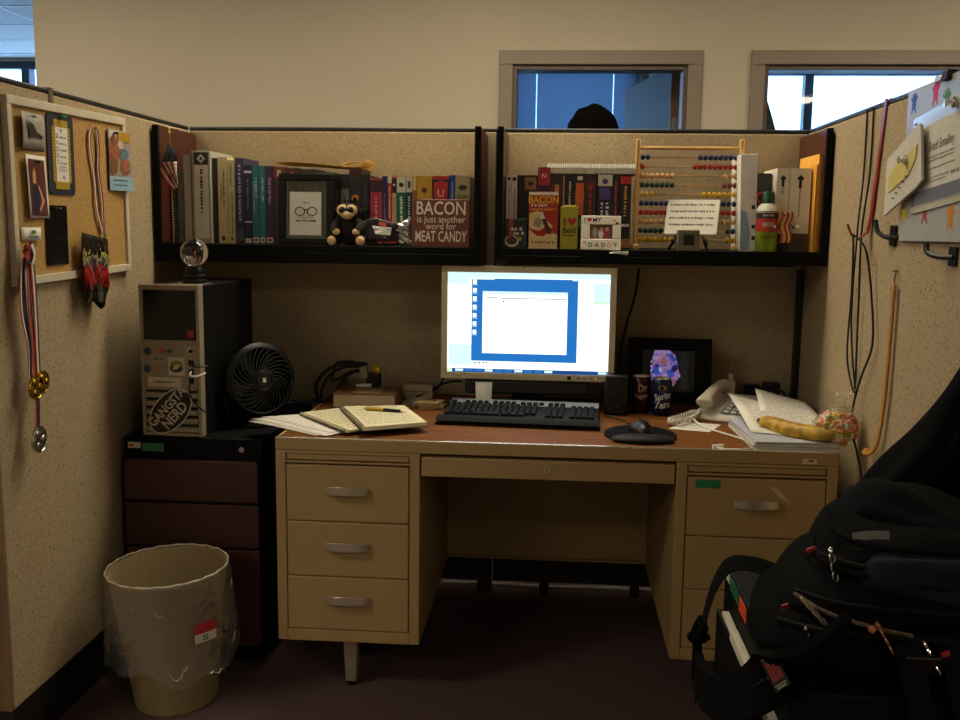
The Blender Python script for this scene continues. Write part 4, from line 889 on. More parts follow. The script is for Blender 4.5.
sc = thing('small_box', 'small pale carton behind the thick book', 'box', (.835, -.115, Z0)); MB().box(-.05, .05, -.03, .03, 0, .045).build('carton', mat('#a89a80', .7), sc, bevel=.001); MB().box(-.05, .05, -.0306, -.0302, .018, .024).build('tape', mat('#7c6a4c', .5), sc)
# sticky note pile
sn = thing('note_pile', 'messy pile of tan sticky notes left of the keyboard', 'notes', (.900, -.31, Z0))
for i in range(7):
    MB().box(-.040, .040, -.036, .036, 0, .0022).build('note', mat(('#c4ab74', '#b59c68', '#cbb684')[i % 3], .85), sn, (random.uniform(-.008, .008), random.uniform(-.006, .006), i*.0032), rot=random.uniform(-.25, .25))
MB().box(-.006, .006, -.012, .012, 0, .003).build('red_flag', mat('#a83a1e', .6), sn, (.012, -.004, .023), rot=.5)
# adapter and cables
ad = thing('power_adapter', 'black power adapter with silver and yellow plugs behind the thick book', 'adapter', (.695, -.215, Z0+.0475), R(-12))
MB().box(-.022, .024, -.015, .018, 0, .045).build('block', M_bplas, ad, bevel=.005)
MB().box(-.030, -.004, -.018, .002, .032, .074).build('silver_plug', mat('#8d8776', .35, metal=.6), ad, rot=(0, R(-14), 0), bevel=.003)
MB().ball((.016, -.008, .060), (.017, .013, .016), 14, 8).build('yellow_plug', mat('#b58a1a', .4), ad)
MB().box(-.055, .0, -.022, -.008, .001, .012).build('white_plug', M_paper, ad, rot=(0, R(-6), 0), bevel=.002)
cb = thing('cable_bundle', 'looped black cables on the desk between the fan and the thick book', 'cable', (.54, -.2, Z0))
for pts, r in (([(.13, .0, .120), (.06, .02, .118), (-.01, .02, .095), (-.045, .0, .045), (-.03, -.06, .006), (-.08, -.12, .006), (-.14, -.18, .006)], .006), ([(.13, .01, .108), (.05, .03, .104), (-.005, .03, .075), (-.025, .0, .035), (-.02, -.06, .006), (-.06, -.14, .006)], .005), ([(.12, .02, .10), (.06, .05, .085), (.03, .04, .065), (.0, .04, .055), (.01, .03, .090), (.02, .035, .118), (.08, .03, .125)], .0035), ([(-.14, -.10, .006), (-.06, -.09, .006), (.0, -.10, .006), (.02, -.03, .02), (.05, .06, .07), (.11, .03, .095)], .004)):
    MB().tube(spline(pts, 7), r, 8).build('cable', M_rubber, cb)
cm = thing('monitor_cables', 'black cables hanging behind the left side of the monitor', 'cable', (.93, -.12, Z0))
for pts in ([(.06, .03, .20), (.02, .03, .14), (-.01, .02, .07), (-.03, .0, .03), (-.08, -.01, .004)], [(.05, .03, .05), (.02, .0, .055), (-.02, -.02, .045), (-.06, -.02, .02), (-.10, -.03, .004)]): MB().tube(spline(pts, 6), .0035, 7).build('cable', M_rubber, cm)
tag(MB().tube(spline([(.055, .0, .45), (.045, .0, .36), (.015, .0, .24), (.0, -.01, .15), (-.01, -.02, .05), (-.04, -.06, .006)], 7), .0045, 8).build('hanging_cable', M_rubber, None, (1.525, -.045, Z0)), 'black cable hanging down the partition right of the monitor', 'cable')
# monitor
mo = thing('monitor', 'silver widescreen monitor showing a blue desktop window', 'monitor', (1.2115, -.30, Z0), R(-1))
MB().box(-.278, .278, 0, .055, .098, .459).build('shell', mat('#1b1a1a', .5), mo, bevel=.010)
for x0, x1, z0, z1 in ((-.279, .279, .440, .461), (-.279, .279, .096, .117), (-.279, -.259, .117, .440), (.259, .279, .117, .440)):
    MB().box(x0, x1, -.012, .0, z0, z1).build('bezel', mat('#cdbf9f', .4, var=.02), mo, bevel=.002)
def em(name, col, s):
    m = bpy.data.materials.new(name); m.use_nodes = True; b_ = m.node_tree.nodes['Principled BSDF']; b_.inputs['Base Color'].default_value = (.01, .01, .01, 1); b_.inputs['Roughness'].default_value = .3
    b_.inputs['Emission Color'].default_value = lin(col); b_.inputs['Emission Strength'].default_value = s; return m
SW, S0, S1 = .259, .117, .440
b = MB(); K = 1.6
mats = [em('screen_white', '#f4fbff', K), em('screen_blue', '#1f78cc', .95), em('screen_pale', '#d6f5f8', 1.12), em('screen_dark', '#184c98', .9), em('screen_grey', '#55606c', K), em('screen_green', '#a9d8b0', K), em('screen_cream', '#efe4cc', K)]
def px(u0, u1, v0, v1, m, lay=1): b.rect(-SW+2*SW*u0, -SW+2*SW*u1, S1-(S1-S0)*v1, S1-(S1-S0)*v0, -.001-.0003*lay, m)
px(0, 1, 0, 1, 0, 0); px(0, 1, 0, .055, 2); px(.0, .14, .05, .12, 2, 1); px(.90, 1, .09, .30, 2, 1); px(.90, .985, .27, .295, 5, 2); px(.01, .15, .72, .93, 2, 1); px(.01, .15, .715, .722, 6, 2)
px(.15, .805, .06, .885, 1, 2); px(.15, .805, .885, .93, 0, 2); px(.15, .29, .06, .072, 2, 3); px(.77, .80, .06, .072, 2, 3)
for x in (.02, .05, .08, .12): px(x, x+.02, .13, .133, 4, 1)
for i in range(7): px(.157, .180, .075+.083*i, .115+.083*i, 0, 3); px(.155, .184, .122+.083*i, .128+.083*i, 2, 3)
px(.218, .742, .185, .805, 0, 3); px(.218, .742, .185, .215, 2, 4); px(.24, .31, .245, .253, 4, 4); px(.33, .735, .250, .258, 4, 4); px(.343, .352, .275, .295, 4, 4)
px(0, 1, .962, 1, 3, 2); px(0, .03, .962, 1, 5, 3)
for i in range(10): px(.05+i*.062, .10+i*.062, .968, .992, 1 if i % 3 else 2, 3)
px(.94, .99, .968, .992, 2, 3)
for x in (.17, .195, .22, .24): px(x, x+.012, .895, .912, 4, 3)
b.build('screen', mats, mo, smooth=0)
b = MB(); b.disc(.0, .4505, .009, .006, -.0122, 18); b.build('badge', M_chrome, mo)
b = MB(); b.card(.130, .142, .101, .113, y=-.0122); b.build('sticker', M_bplas, mo); b = MB(); [b.card(.160+i*.02, .170+i*.02, .105, .108, y=-.0122) for i in range(4)]; b.build('buttons', mat('#4c4436', .5), mo); MB().disc(.222, .106, .002, .002, -.0122, 10).build('power_light', em('led', '#cfe04a', 2.), mo)
MB().text('hp', .010, -.222, .106, -.0124).build('logo', mat('#4c4436', .5), mo, smooth=0)
MB().box(-.20, .20, -.010, .050, .048, .094).build('sound_bar', mat('#100f0f', .5), mo, bevel=.008)
MB().box(-.05, .05, .055, .085, .01, .30).build('neck', M_bplas, mo, bevel=.006)
MB().slab([(x*.14, .06+y*.11) for x, y in arc((0, 0), 1, 0, 2*PI*.97, 32)], 0, .014).build('base', M_bplas, mo, bevel=.003)
tag(MB().add([(-.024, 0, 0), (.024, 0, 0), (.026, .014, .088), (-.028, .014, .088)], [(0, 1, 2, 3)]).build('propped_card', M_paper, None, (1.075, -.332, Z0), solid=.0012), 'white card propped under the left side of the monitor', 'card')
# keyboard
kb = thing('keyboard', 'black keyboard with silver back strip and padded wrist rest', 'keyboard', (1.203, -.435, Z0), R(-3.6)); kb.scale = (1.02, 1.18, 1.1)
b = MB(); b.hexa([(-.232, -.075, 0), (.232, -.075, 0), (.232, .085, 0), (-.232, .085, 0)], [(-.232, -.075, .014), (.232, -.075, .014), (.232, .085, .028), (-.232, .085, .028)]); b.build('case', mat('#0a0a0b', .7, spec=.2), kb, bevel=.003)
b = MB(); b.hexa([(-.230, .037, .0242), (.230, .037, .0242), (.230, .087, .0286), (-.230, .087, .0286)], [(-.230, .037, .0258), (.230, .037, .0258), (.230, .086, .031), (-.230, .086, .031)]); b.build('silver_strip', mat('#a9b0b6', .4, metal=.2), kb, bevel=.001)
kme = None
def kz(y): return .0145 + (y+.075)/.16*.014
rowsK = [(-.064, 1), (-.046, 0), (-.028, 0), (-.010, 0), (.008, 0), (.026, 0), (.048, 2)]
for y, kind in rowsK:
    xs = []
    if kind == 1: xs = [(-.215, .022), (-.190, .022), (-.165, .022), (-.105, .095), (-.044, .022), (-.020, .022), (.004, .022)]
    elif kind == 2: xs = [(-.218, .016)] + [(-.175+i*.019, .016) for i in range(4)] + [(-.089+i*.019, .016) for i in range(4)] + [(-.003+i*.019, .016) for i in range(4)]
    else: xs = [(-.218+i*.0183, .0165) for i in range(15)]
    xs += [(.083+i*.0185, .0165) for i in range(3)] if kind != 2 or True else []
    xs += [(.155+i*.0185, .0165) for i in range(4)] if kind != 2 else []
    for x, w in xs:
        key = ('key', w)
        if key not in _gc:
            q = MB(); hw = w/2; q.hexa([(-hw, -.0082, 0), (hw, -.0082, 0), (hw, .0082, 0), (-hw, .0082, 0)], [(-hw*.78, -.0062, .007), (hw*.78, -.0062, .007), (hw*.78, .0066, .007), (-hw*.78, .0066, .007)])
            o = q.build('key', mat('#0d0d0e', .65, var=0, spec=.2), kb, (x, y, kz(y)), rot=(R(5), 0, 0), smooth=0); _gc[key] = o.data
        else: place('key', _gc[key], kb, (x, y, kz(y)), rot=(R(5), 0, 0))
wr = MB(); wr.grid(lambda u, v: (-.238+.476*u, -.145+.068*v, .004+.018*math.sin(PI*min(1, .08+v*.92))**.6*(1-.0*u)), 30, 10); wr.box(-.238, .238, -.145, -.077, 0, .006)
wr.build('wrist_rest', mat('#08080a', .8, bump=.2, spec=.2), kb, bevel=.0, smooth=60)
# small speaker
spk = thing('speaker', 'small black desktop speaker between monitor and soda cans', 'speaker', (1.498, -.34, Z0), R(-6))
MB().box(-.036, .036, -.03, .04, 0, .128).build('case', mat('#0d0d0d', .35), spk, bevel=.008)
b = MB(); b.lathe([(.0, .0), (.012, .001), (.022, .004), (.026, .003), (.027, 0)], 24); b.xf(Matrix.Translation((0, -.0305, .045)) @ Matrix.Rotation(PI/2, 4, 'X')); b.build('driver', M_rubber, spk)
MB().cyl((.0, -.032, .100), (.0, -.030, .100), .011, n=18).build('tweeter', mat('#1c1c1c', .3), spk); MB().cyl((.022, -.036, .018), (.022, -.030, .018), .006, n=14).build('volume_knob', M_bplas, spk)
# mouse pad and mouse
mp = thing('mouse_pad', 'black kidney-shaped mouse pad with gel wrist rest', 'mouse pad', (1.548, -.66, Z0))
b = MB(); b.slab([(.098*math.cos(a*PI/20)*(1+.05*math.cos(a*PI/10)), .128*math.sin(a*PI/20)) for a in range(40)], 0, .005); b.build('pad', mat('#0c0d10', .9, spec=.1), mp, bevel=.001)
b = MB(); b.ball((0, -.088, .008), (.088, .036, .014), 26, 10); b.build('gel_rest', mat('#09090b', .6, spec=.3), mp)
ms_ = thing('computer_mouse', 'black wired computer mouse on the mouse pad', 'mouse', (1.553, -.625, Z0+.0052), R(8))
b = MB(); b.ball((0, 0, 0), (.035, .062, .034), 24, 14, fn=lambda p: (p[0]*(1-.12*(p[1] < 0)), p[1], max(0, p[2])*(1.0 if p[1] < 0 else .85))); b.build('shell', mat('#070708', .38, spec=.35), ms_)
MB().cyl((-.003, .028, .026), (.003, .028, .026), .007, n=14).build('scroll_wheel', mat('#333333', .4), ms_)
MB().box(-.0006, .0006, .02, .05, .018, .0262).build('button_gap', M_ink, ms_)
MB().tube(spline([(.0, .05, .008), (-.01, .09, .001), (-.02, .17, -.002), (-.06, .24, -.002)], 6), .0022, 6).build('cord', M_rubber, ms_)
# soda cans
def can(label, x, y, base, words, rz):
    t = thing('soda_can', label, 'can', (x, y, Z0), rz)
    MB().lathe([(0, .004), (.022, .003), (.025, 0), (.028, .004), (.0325, .012), (.0325, .103), (.029, .112), (.027, .116)], 36).build('body', mat(base, .28, metal=.5, var=.1, vs_=60), t)
    MB().lathe([(.0272, .1155), (.0285, .1175), (.0272, .119), (.025, .117), (.024, .113), (0, .113)], 32).build('lid', M_nickel, t)
    MB().strip([(-.004, -.012, .1150), (.0, .002, .1152), (.003, .010, .1158)], (1, 0, 0), [.008, .012, .008], .0012).build('pull_tab', M_nickel, t)
    for w in words:
        col, tx, size, z, rot = w; v, f = glyphs(tx, 'CENTER', .02); rc = .0329; P = []
        for ax_, az in v:
            gx = (ax_*.8*math.cos(rot)-az*math.sin(rot))*size; gz = (ax_*.8*math.sin(rot)+az*math.cos(rot))*size; an = -PI/2 + gx/rc
            P.append((rc*math.cos(an), rc*math.sin(an), z+gz))
        MB().add(P, f).build('lettering', mat(col, .4, var=0), t, smooth=0)
    return t
c1 = can('dark maroon soda can left of the blue can', 1.578, -.300, '#3a1c1a', [('#b9a08c', 'Dr', .034, .082, .15), ('#b9a08c', 'Pepper', .022, .058, .12)], R(5))
c2 = can('navy soda can lettered Sprite Zero', 1.640, -.335, '#16234a', [('#dfe3ea', 'Sprite', .030, .063, .22), ('#dfe3ea', 'Zero', .032, .036, .12)], R(2))
def can_patch(t, col, pts, name='logo_patch'):
    rc = .0327; MB().add([(rc*math.cos(-PI/2+x/rc), rc*math.sin(-PI/2+x/rc), z) for x, z in pts], [tuple(range(len(pts)))]).build(name, mat(col, .4, var=0), t, smooth=0)
can_patch(c2, '#c9a01e', [(-.014+.012*math.cos(a*.5)+.012, .090+.009*math.sin(a*.5)) for a in range(12)]); can_patch(c2, '#4f7d2a', [(-.018, .076), (.0, .080), (.016, .096), (.010, .080), (-.004, .074)])
# digital photo frame
pf = thing('digital_photo_frame', 'black digital photo frame glowing with a purple picture', 'photo frame', (1.686, -.135, Z0), rot=(R(-8), 0, R(-3)))
for x0, x1, z0, z1 in ((-.140, .140, 0, .040), (-.140, .140, .180, .222), (-.140, -.090, .040, .180), (.084, .140, .040, .180)):
    MB().box(x0, x1, 0, .02, z0, z1).build('frame_bar', mat('#060606', .5, spec=.15), pf, bevel=.003)
pm = bpy.data.materials.new('glowing_picture'); pm.use_nodes = True; nt = pm.node_tree; pb = nt.nodes['Principled BSDF']; pb.inputs['Base Color'].default_value = (.01, .01, .01, 1)
tc = nt.nodes.new('ShaderNodeTexCoord'); vo = nt.nodes.new('ShaderNodeTexVoronoi'); vo.inputs['Scale'].default_value = 75; nz = nt.nodes.new('ShaderNodeTexNoise'); nz.inputs['Scale'].default_value = 38
nt.links.new(tc.outputs['Object'], vo.inputs['Vector']); nt.links.new(tc.outputs['Object'], nz.inputs['Vector'])
sp_ = nt.nodes.new('ShaderNodeSeparateColor'); nt.links.new(vo.outputs['Color'], sp_.inputs[0]); av = nt.nodes.new('ShaderNodeMath'); av.operation = 'ADD'; nt.links.new(sp_.outputs[0], av.inputs[0]); nt.links.new(nz.outputs['Fac'], av.inputs[1])
hf = nt.nodes.new('ShaderNodeMath'); hf.operation = 'MULTIPLY'; hf.inputs[1].default_value = .5; nt.links.new(av.outputs[0], hf.inputs[0])
rp = nt.nodes.new('ShaderNodeValToRGB'); nt.links.new(hf.outputs[0], rp.inputs[0]); cr2 = rp.color_ramp; cr2.elements[0].position = .2; cr2.elements[0].color = lin('#241c48'); cr2.elements[1].position = .85; cr2.elements[1].color = lin('#d8d0f0')
for ps_, cl_ in ((.36, '#3c50b8'), (.48, '#8f78c4'), (.58, '#a88cd2'), (.68, '#b0707c')): e_ = cr2.elements.new(ps_); e_.color = lin(cl_)
nt.links.new(rp.outputs[0], pb.inputs['Emission Color']); pb.inputs['Emission Strength'].default_value = .55
b = MB(); sm = [em('frame_black', '#0c0c10', .2), pm, em('frame_skin', '#b8747a', .42), em('frame_blue', '#3c5cc8', .5), em('frame_white', '#d8d4ee', .6), em('frame_grey', '#2a2a2c', .25), em('frame_lilac', '#a58ad0', .55)]
b.rect(-.090, .084, .040, .180, .006, 0); b.rect(.036, .062, .050, .175, .0056, 5)
b.add([(x, .0054, z) for x, z in [(-.050, .180), (.0, .180), (.018, .165), (.030, .13), (.034, .09), (.016, .06), (-.05, .06), (-.062, .10), (-.058, .15)]], [tuple(range(8, -1, -1))], 1)
b.add([(x, .0051, z) for x, z in [(-.052, .166), (-.048, .180), (.0, .180), (.006, .168), (-.02, .172)]], [(4, 3, 2, 1, 0)], 6)
b.disc(-.018, .143, .010, .016, .005, 18, 2, t=.0002); b.disc(-.042, .108, .009, .012, .0046, 14, 3, t=.0002); b.disc(.006, .100, .012, .012, .0046, 14, 3, t=.0002); b.disc(.010, .072, .010, .014, .0044, 14, 2, t=.0002)
rd = random.Random(31)
for k in range(18):
    a = k/18*2*PI; b.disc(-.014+.040*math.cos(a)+rd.uniform(-.006, .006), .116+.052*math.sin(a)*(1 if math.sin(a) < 0 else .95)+rd.uniform(-.005, .005), rd.uniform(.006, .011), rd.uniform(.006, .011), .0053, 9, 1, t=.0002)
for z in (.11, .125, .14): b.disc(-.060, z, .003, .003, .0042, 8, 4, t=.0002)
b.build('screen', sm, pf, smooth=0)
MB().add([(-.03, .021, .14), (.03, .021, .14), (.04, .075, .012), (-.04, .075, .012)], [(0, 1, 2, 3)]).build('stand', M_bplas, pf, solid=.003)
# desk phone
beige = mat('#cfc8b8', .45, var=.02, name='phone_plastic')
ph = thing('desk_telephone', 'pale corded desk telephone right of the photo frame', 'telephone', (1.858, -.345, Z0), R(-27))
b = MB(); b.hexa([(-.095, -.11, 0), (.095, -.11, 0), (.095, .10, 0), (-.095, .10, 0)], [(-.09, -.105, .018), (.09, -.105, .018), (.09, .095, .062), (-.09, .095, .062)]); b.build('base', beige, ph, bevel=.008, seg=3)
b = MB(); b.add([(x, y, .020+(y+.105)/.2*.044+.001) for x, y in ((-.01, -.085), (.075, -.085), (.075, .03), (-.01, .03))], [(0, 1, 2, 3)]); b.build('face_plate', mat('#6c7280', .4), ph, solid=.001)
for i in range(4):
    for j in range(3):
        x = .006+j*.024; y = -.075+i*.026; MB().box(-.008, .008, -.007, .007, 0, .004).build('key', beige, ph, (x, y, .0215+(y+.105)/.2*.044), rot=(R(12), 0, 0), bevel=.001)
hs = MB(); hs.tube(spline([(0, -.108, .048), (0, -.085, .066), (0, -.03, .080), (0, .03, .086), (0, .075, .084), (0, .10, .078)], 5), [.020, .024, .025, .023, .0205, .018, .0175, .017, .017, .017, .017, .017, .017, .017, .0175, .018, .0185, .019, .0205, .022, .0235, .0245, .0245, .024, .022, .018], 14)
hs.xf(Matrix.Translation((-.055, .005, .006)) @ Matrix.Diagonal((1.1, 1, .92, 1))); hd_ = hs.build('handset', beige, ph, smooth=70)
co = thing('phone_cord', 'coiled pale telephone cord bunched on the desk', 'cord', (1.69, -.455, Z0))
b = MB(); path = spline([(.075, .06, .020), (.045, .055, .022), (.02, .035, .018), (-.02, -.01, .014), (-.045, -.045, .013), (-.03, -.062, .013), (.0, -.045, .014), (.03, .0, .015), (.05, .03, .017), (.065, .065, .020)], 30); P = []
for i, p in enumerate(path): a = i*.95; P.append(p + Vector((0, .0085*math.cos(a), .0085*math.sin(a))))
b.tube(P, .0022, 5); b.build('coil', beige, co)
sheet('note_paper', 'white note paper lying in front of the telephone cord', [(1.640, -.555), (1.755, -.590), (1.805, -.475), (1.700, -.445)], Z0, .001, lines=4)
ea = thing('white_cable', 'thin white cable with plug end curling over the desk edge', 'cable', (1.78, -.6, Z0))
b = MB(); b.tube(spline([(-.055, .14, .012), (-.035, .07, .004), (.0, .0, .004), (.055, -.09, .003), (.075, -.15, .003), (.055, -.20, .003), (.02, -.221, .004), (-.02, -.222, .004), (-.042, -.206, .005)], 7), .0028, 7); b.build('cable', M_white, ea)
MB().tube([(-.050, -.205, .006), (-.022, -.196, .007)], [.006, .005], 10).build('plug', M_white, ea)
# black adapter by the wall and white plug
bb = thing('black_device', 'black boxy device with strap behind the telephone', 'device', (2.0, -.085, Z0), R(-10))
MB().box(-.055, .0, -.025, .025, .02, .065).build('body', M_bplas, bb, bevel=.006); MB().box(.002, .062, -.03, .03, .02, .075).build('battery', M_bplas, bb, bevel=.006); MB().box(-.05, .055, -.03, .03, 0, .0195).build('cradle', mat('#67655e', .5), bb, bevel=.003)
MB().tube(spline([(.06, 0, .05), (.078, -.01, .04), (.076, -.015, .01), (.07, -.02, .004)], 5), .003, 6).build('strap', M_rubber, bb)
wp = thing('white_plug', 'small white wall plug behind the telephone', 'plug', (1.90, -.075, Z0)); MB().box(-.014, .014, -.014, .014, 0, .075).build('body', beige, wp, bevel=.004); MB().box(-.008, .008, -.006, .006, .075, .10).build('neck', beige, wp, bevel=.003)
# paper stack, banana, bag of candy
st = thing('paper_stack', 'thick stack of papers on the right end of the desk', 'papers', (1.945, -.645, Z0), R(2))
for i in range(8):
    MB().box(-.112, .112, -.165, .165, 0, .0028).build('sheets', mat(('#d6d1c1', '#c3c0bd', '#d0cbb9', '#aeb0b8')[i % 4], .85), st, (random.uniform(-.004, .003), random.uniform(-.006, .006), i*.0031), rot=random.uniform(-.02, .02))
ts = thing('printed_sheets', 'white printed sheets draped over the paper stack and telephone', 'papers', (1.96, -.55, Z0+.026))
def shp(q):
    (a, b_, c, d_) = [Vector(p)-Vector((1.96, -.55, Z0+.026)) for p in q]
    return lambda u, v: (a.lerp(b_, u)).lerp(d_.lerp(c, u), v) + Vector((0, 0, .004*math.sin(v*PI)*(1-.5*u)))
q1 = [(1.850, -.700, .7705), (2.055, -.775, .7705), (2.085, -.46, .775), (1.842, -.345, .822)]; q2 = [(1.905, -.60, .774), (2.09, -.55, .774), (2.095, -.30, .79), (1.93, -.33, .835)]
f1, f2 = shp(q1), shp(q2)
s1 = MB().grid(f1, 8, 10).build('sheet', M_paper, ts, solid=.0008); s2 = MB().grid(f2, 8, 10).build('sheet', M_paper, ts, solid=.0008)
rd = random.Random(4)
for f_, s__ in ((f1, s1), (f2, s2)):
    b = MB()
    for i in range(9):
        v = .12+i*.085; u = .12
        while u < .8:
            e = u+rd.uniform(.03, .1); P = [f_(uu, vv)+Vector((0, 0, .0011)) for uu, vv in ((u, v), (e, v), (e, v+.014), (u, v+.014))]; b.add(P, [(0, 1, 2, 3)]); u = e+rd.uniform(.02, .05)
    b.build('print', mat('#9c9890', .8), s__, smooth=0)['kind'] = 'stuff'
bn = thing('banana', 'ripe yellow banana lying on the papers', 'banana', (1.975, -.735, Z0+.042))
bp_ = spline([(-.085, .085, .004), (-.060, .060, .004), (-.02, .005, -.001), (.03, -.040, -.001), (.06, -.060, .004), (.075, -.066, .008)], 6); nb = len(bp_)
MB().tube(bp_, [.008+.016*math.sin(PI*min(1, .12+i/(nb-1)*.86))**.6 for i in range(nb)], 7).build('peel', mat('#b58c1c', .5, var=.5, vs_=45), bn, smooth=60)
MB().tube([(-.083, .083, .004), (-.097, .092, .010)], [.007, .006], 7).build('stem', mat('#6b4e1a', .6), bn); MB().tube([(.073, -.065, .0075), (.079, -.067, .010)], [.0065, .003], 7).build('tip', mat('#2a1c0c', .7), bn)
cy = thing('candy_bag', 'clear plastic bag of coloured ring candies at the right end of the desk', 'candy bag', (2.062, -.770, Z0+.003))
def cyf(p):
    x, y, z = p; k = 1 - .35*max(0, z-.06)/.07
    return (x*k, y*k, z)
b = MB(); b.ball((0, 0, .058), (.064, .052, .056), 26, 16, fn=lambda p: (p[0]*(1+.05*math.sin(p[2]*200+p[1]*80)) - .010*(p[2] < .05), p[1]*(1+.05*math.sin(p[2]*160+p[0]*90)), max(.0, p[2]) + .014*(p[0] > .02)*p[0]/.05))
b.lathe([(.034, .098), (.020, .112), (.016, .124), (.024, .138), (.036, .150)], 26, fn=lambda p, a: (p[0]*(1+.25*math.sin(4*a)), p[1]*(1+.2*math.sin(5*a)), p[2]))
b.build('clear_bag', film('clear_bag_film', '#fbfbf8', .05, .12, .04, .5, 60), cy, smooth=70)
rd = random.Random(12); cc = ['#e0705c', '#ecc04c', '#b0cc60', '#f0b0b4', '#e8e2d4', '#e8963c', '#ece08a']
rings = []
for c in cc:
    q = MB(); q.tube([(.0075*math.cos(a*PI/5), .0075*math.sin(a*PI/5), 0) for a in range(10)], .0040, 6, closed=True); o = q.build('candy_shape', mat(c, .5, var=.05)); rings.append(o.data); bpy.data.objects.remove(o)
cnt = 0
while cnt < 190:
    x, y, z = rd.uniform(-1, 1), rd.uniform(-1, 1), rd.uniform(-1, .75)
    if .35 < x*x+y*y+z*z < .92:
        place('candy', rd.choice(rings), cy, (x*.052, y*.043, .058+z*.050), rot=(rd.uniform(0, 3), rd.uniform(0, 3), 0)); cnt += 1

# ================================================================== left partition
CB = thing('cork_board', 'white-framed cork board hanging on the left partition', 'cork board', (.0, -.868, 1.402), rot=(0, R(-1.0), LEFT))
cork = mat('#b28d56', .95, var=.22, vs_=180, bump=.6, bs=300, spec=.1, name='cork')
MB().box(-.300, .300, -.010, -.001, -.205, .205).build('cork_sheet', cork, CB, smooth=0)
for x0, x1, z0, z1 in ((-.318, .318, .203, .224), (-.318, .318, -.224, -.203), (-.318, -.298, -.203, .203), (.298, .318, -.203, .203)):
    MB().box(x0, x1, -.018, -.001, z0, z1).build('frame_rail', mat('#c9bfa8', .5), CB, bevel=.002)
MB().disc(.285, -.213, .004, .004, -.0182, 12).build('screw', M_nickel, CB)
def lw(name, label, cat, y, z, off=.0105, rx=0.): return thing(name, label, cat, (off, y, z), rot=(rx, 0, LEFT))
def pin(parent, x, z, y, col): 
    b = MB(); b.cyl((x, y-.002, z), (x, y-.010, z), .0035, .0025, n=10); b.ball((x, y-.012, z), (.0045, .0035, .0045), 10, 6); b.build('push_pin', mat(col, .35), parent)
# clip over the panel top
cl = lw('panel_clip', 'tan metal clip hooked over the left partition top', 'clip', -.955, H, .0)
b = MB(); b.box(-.010, .010, -.003, -.0005, -.055, .0); b.box(-.010, .010, -.003, .054, .0005, .003); b.box(-.010, .010, .051, .054, -.03, .0005); b.build('hook', mat('#7a6a54', .4, metal=.5), cl, bevel=.0005)
# photo with dark funnel shape, curled
t = lw('photo_print', 'pale photo print of a dark glass pinned top left on the cork board', 'photo', -1.080, 1.545)
def curl(u, v, w, h, k): return (-w/2+w*u, -.002-k*(1-u)*(1-u)-.004*math.sin(v*PI), -h/2+h*v)
MB().grid(lambda u, v: curl(u, v, .122, .088, .010), 8, 4).build('print', mat('#9d9488', .5), t, solid=.0005)
b = MB(); b.add([(x, y, z) for x, y, z in ((-.034, -.0165, .022), (-.030, -.0165, -.016), (.012, -.0105, -.012), (.045, -.0075, -.016), (.045, -.0075, -.008), (.012, -.0105, .0), (-.004, -.0125, .016))], [(0, 1, 2, 3, 4, 5, 6)], 0); b.build('picture', mat('#15130f', .4), t, smooth=0)
pin(t, -.02, .034, -.015, '#cfd4da')
# navy board with daddy acrostic
t = lw('acrostic_card', 'navy card with yellow striped paper and a DADDY acrostic', 'card', -.937, 1.499)
MB().prism(rrect(-.068, .068, -.102, .102, .014), -.003, 0).build('backing', mat('#262a38', .5), t)
yl = mat('#c9a42a', .6); yd = mat('#8f6e14', .6)
b = MB(); b.card(-.046, .046, -.070, .070, y=-.0032, t=.0012); b.card(-.036, .036, -.088, .088, y=-.0032, t=.0012)
for i in range(17):
    z = -.067+i*.0082; b.rect(-.046, -.034, z, z+.0032, -.0048, 1); b.rect(.034, .046, z, z+.0032, -.0048, 1)
for i in range(8):
    x = -.034+i*.0088; b.rect(x, x+.0032, .071, .088, -.0048, 1); b.rect(x, x+.0032, -.088, -.071, -.0048, 1)
b.build('striped_border', [yl, yd], t, smooth=0)
b = MB(); b.card(-.032, .032, -.069, .069, y=-.0046); b.build('white_sheet', M_paper, t, smooth=0)
b = MB(); 
for i, (ch, m) in enumerate(zip('DADDY', (0, 1, 2, 0, 3))): b.text(ch, .016, -.023, .046-i*.0165, -.0056, m, bold=.02); b.scribble(-.012, .024, .044-i*.0165, .006, -.0056, 4)
b.scribble(-.016, .018, -.031, .004, -.0056, 4); b.text('DADDY', .013, 0, -.040, -.0056, 4)
for z, x in ((.061, -.002), (-.058, .004)):
    b.add([(x+(.007 if k % 2 == 0 else .003)*math.sin(k*PI/5), -.0056, z+(.007 if k % 2 == 0 else .003)*math.cos(k*PI/5)) for k in range(9, -1, -1)], [tuple(range(10))], 5)
b.build('lettering', [mat('#1c3a6a', .6), mat('#b58a1c', .6), mat('#b54a24', .6), mat('#5a7a2c', .6), mat('#6b655a', .6), mat('#7a1c1c', .6)], t, smooth=0)
pin(t, -.004, .096, -.003, '#1f9a3c'); pin(t, .008, .096, -.003, '#1f7a3c')
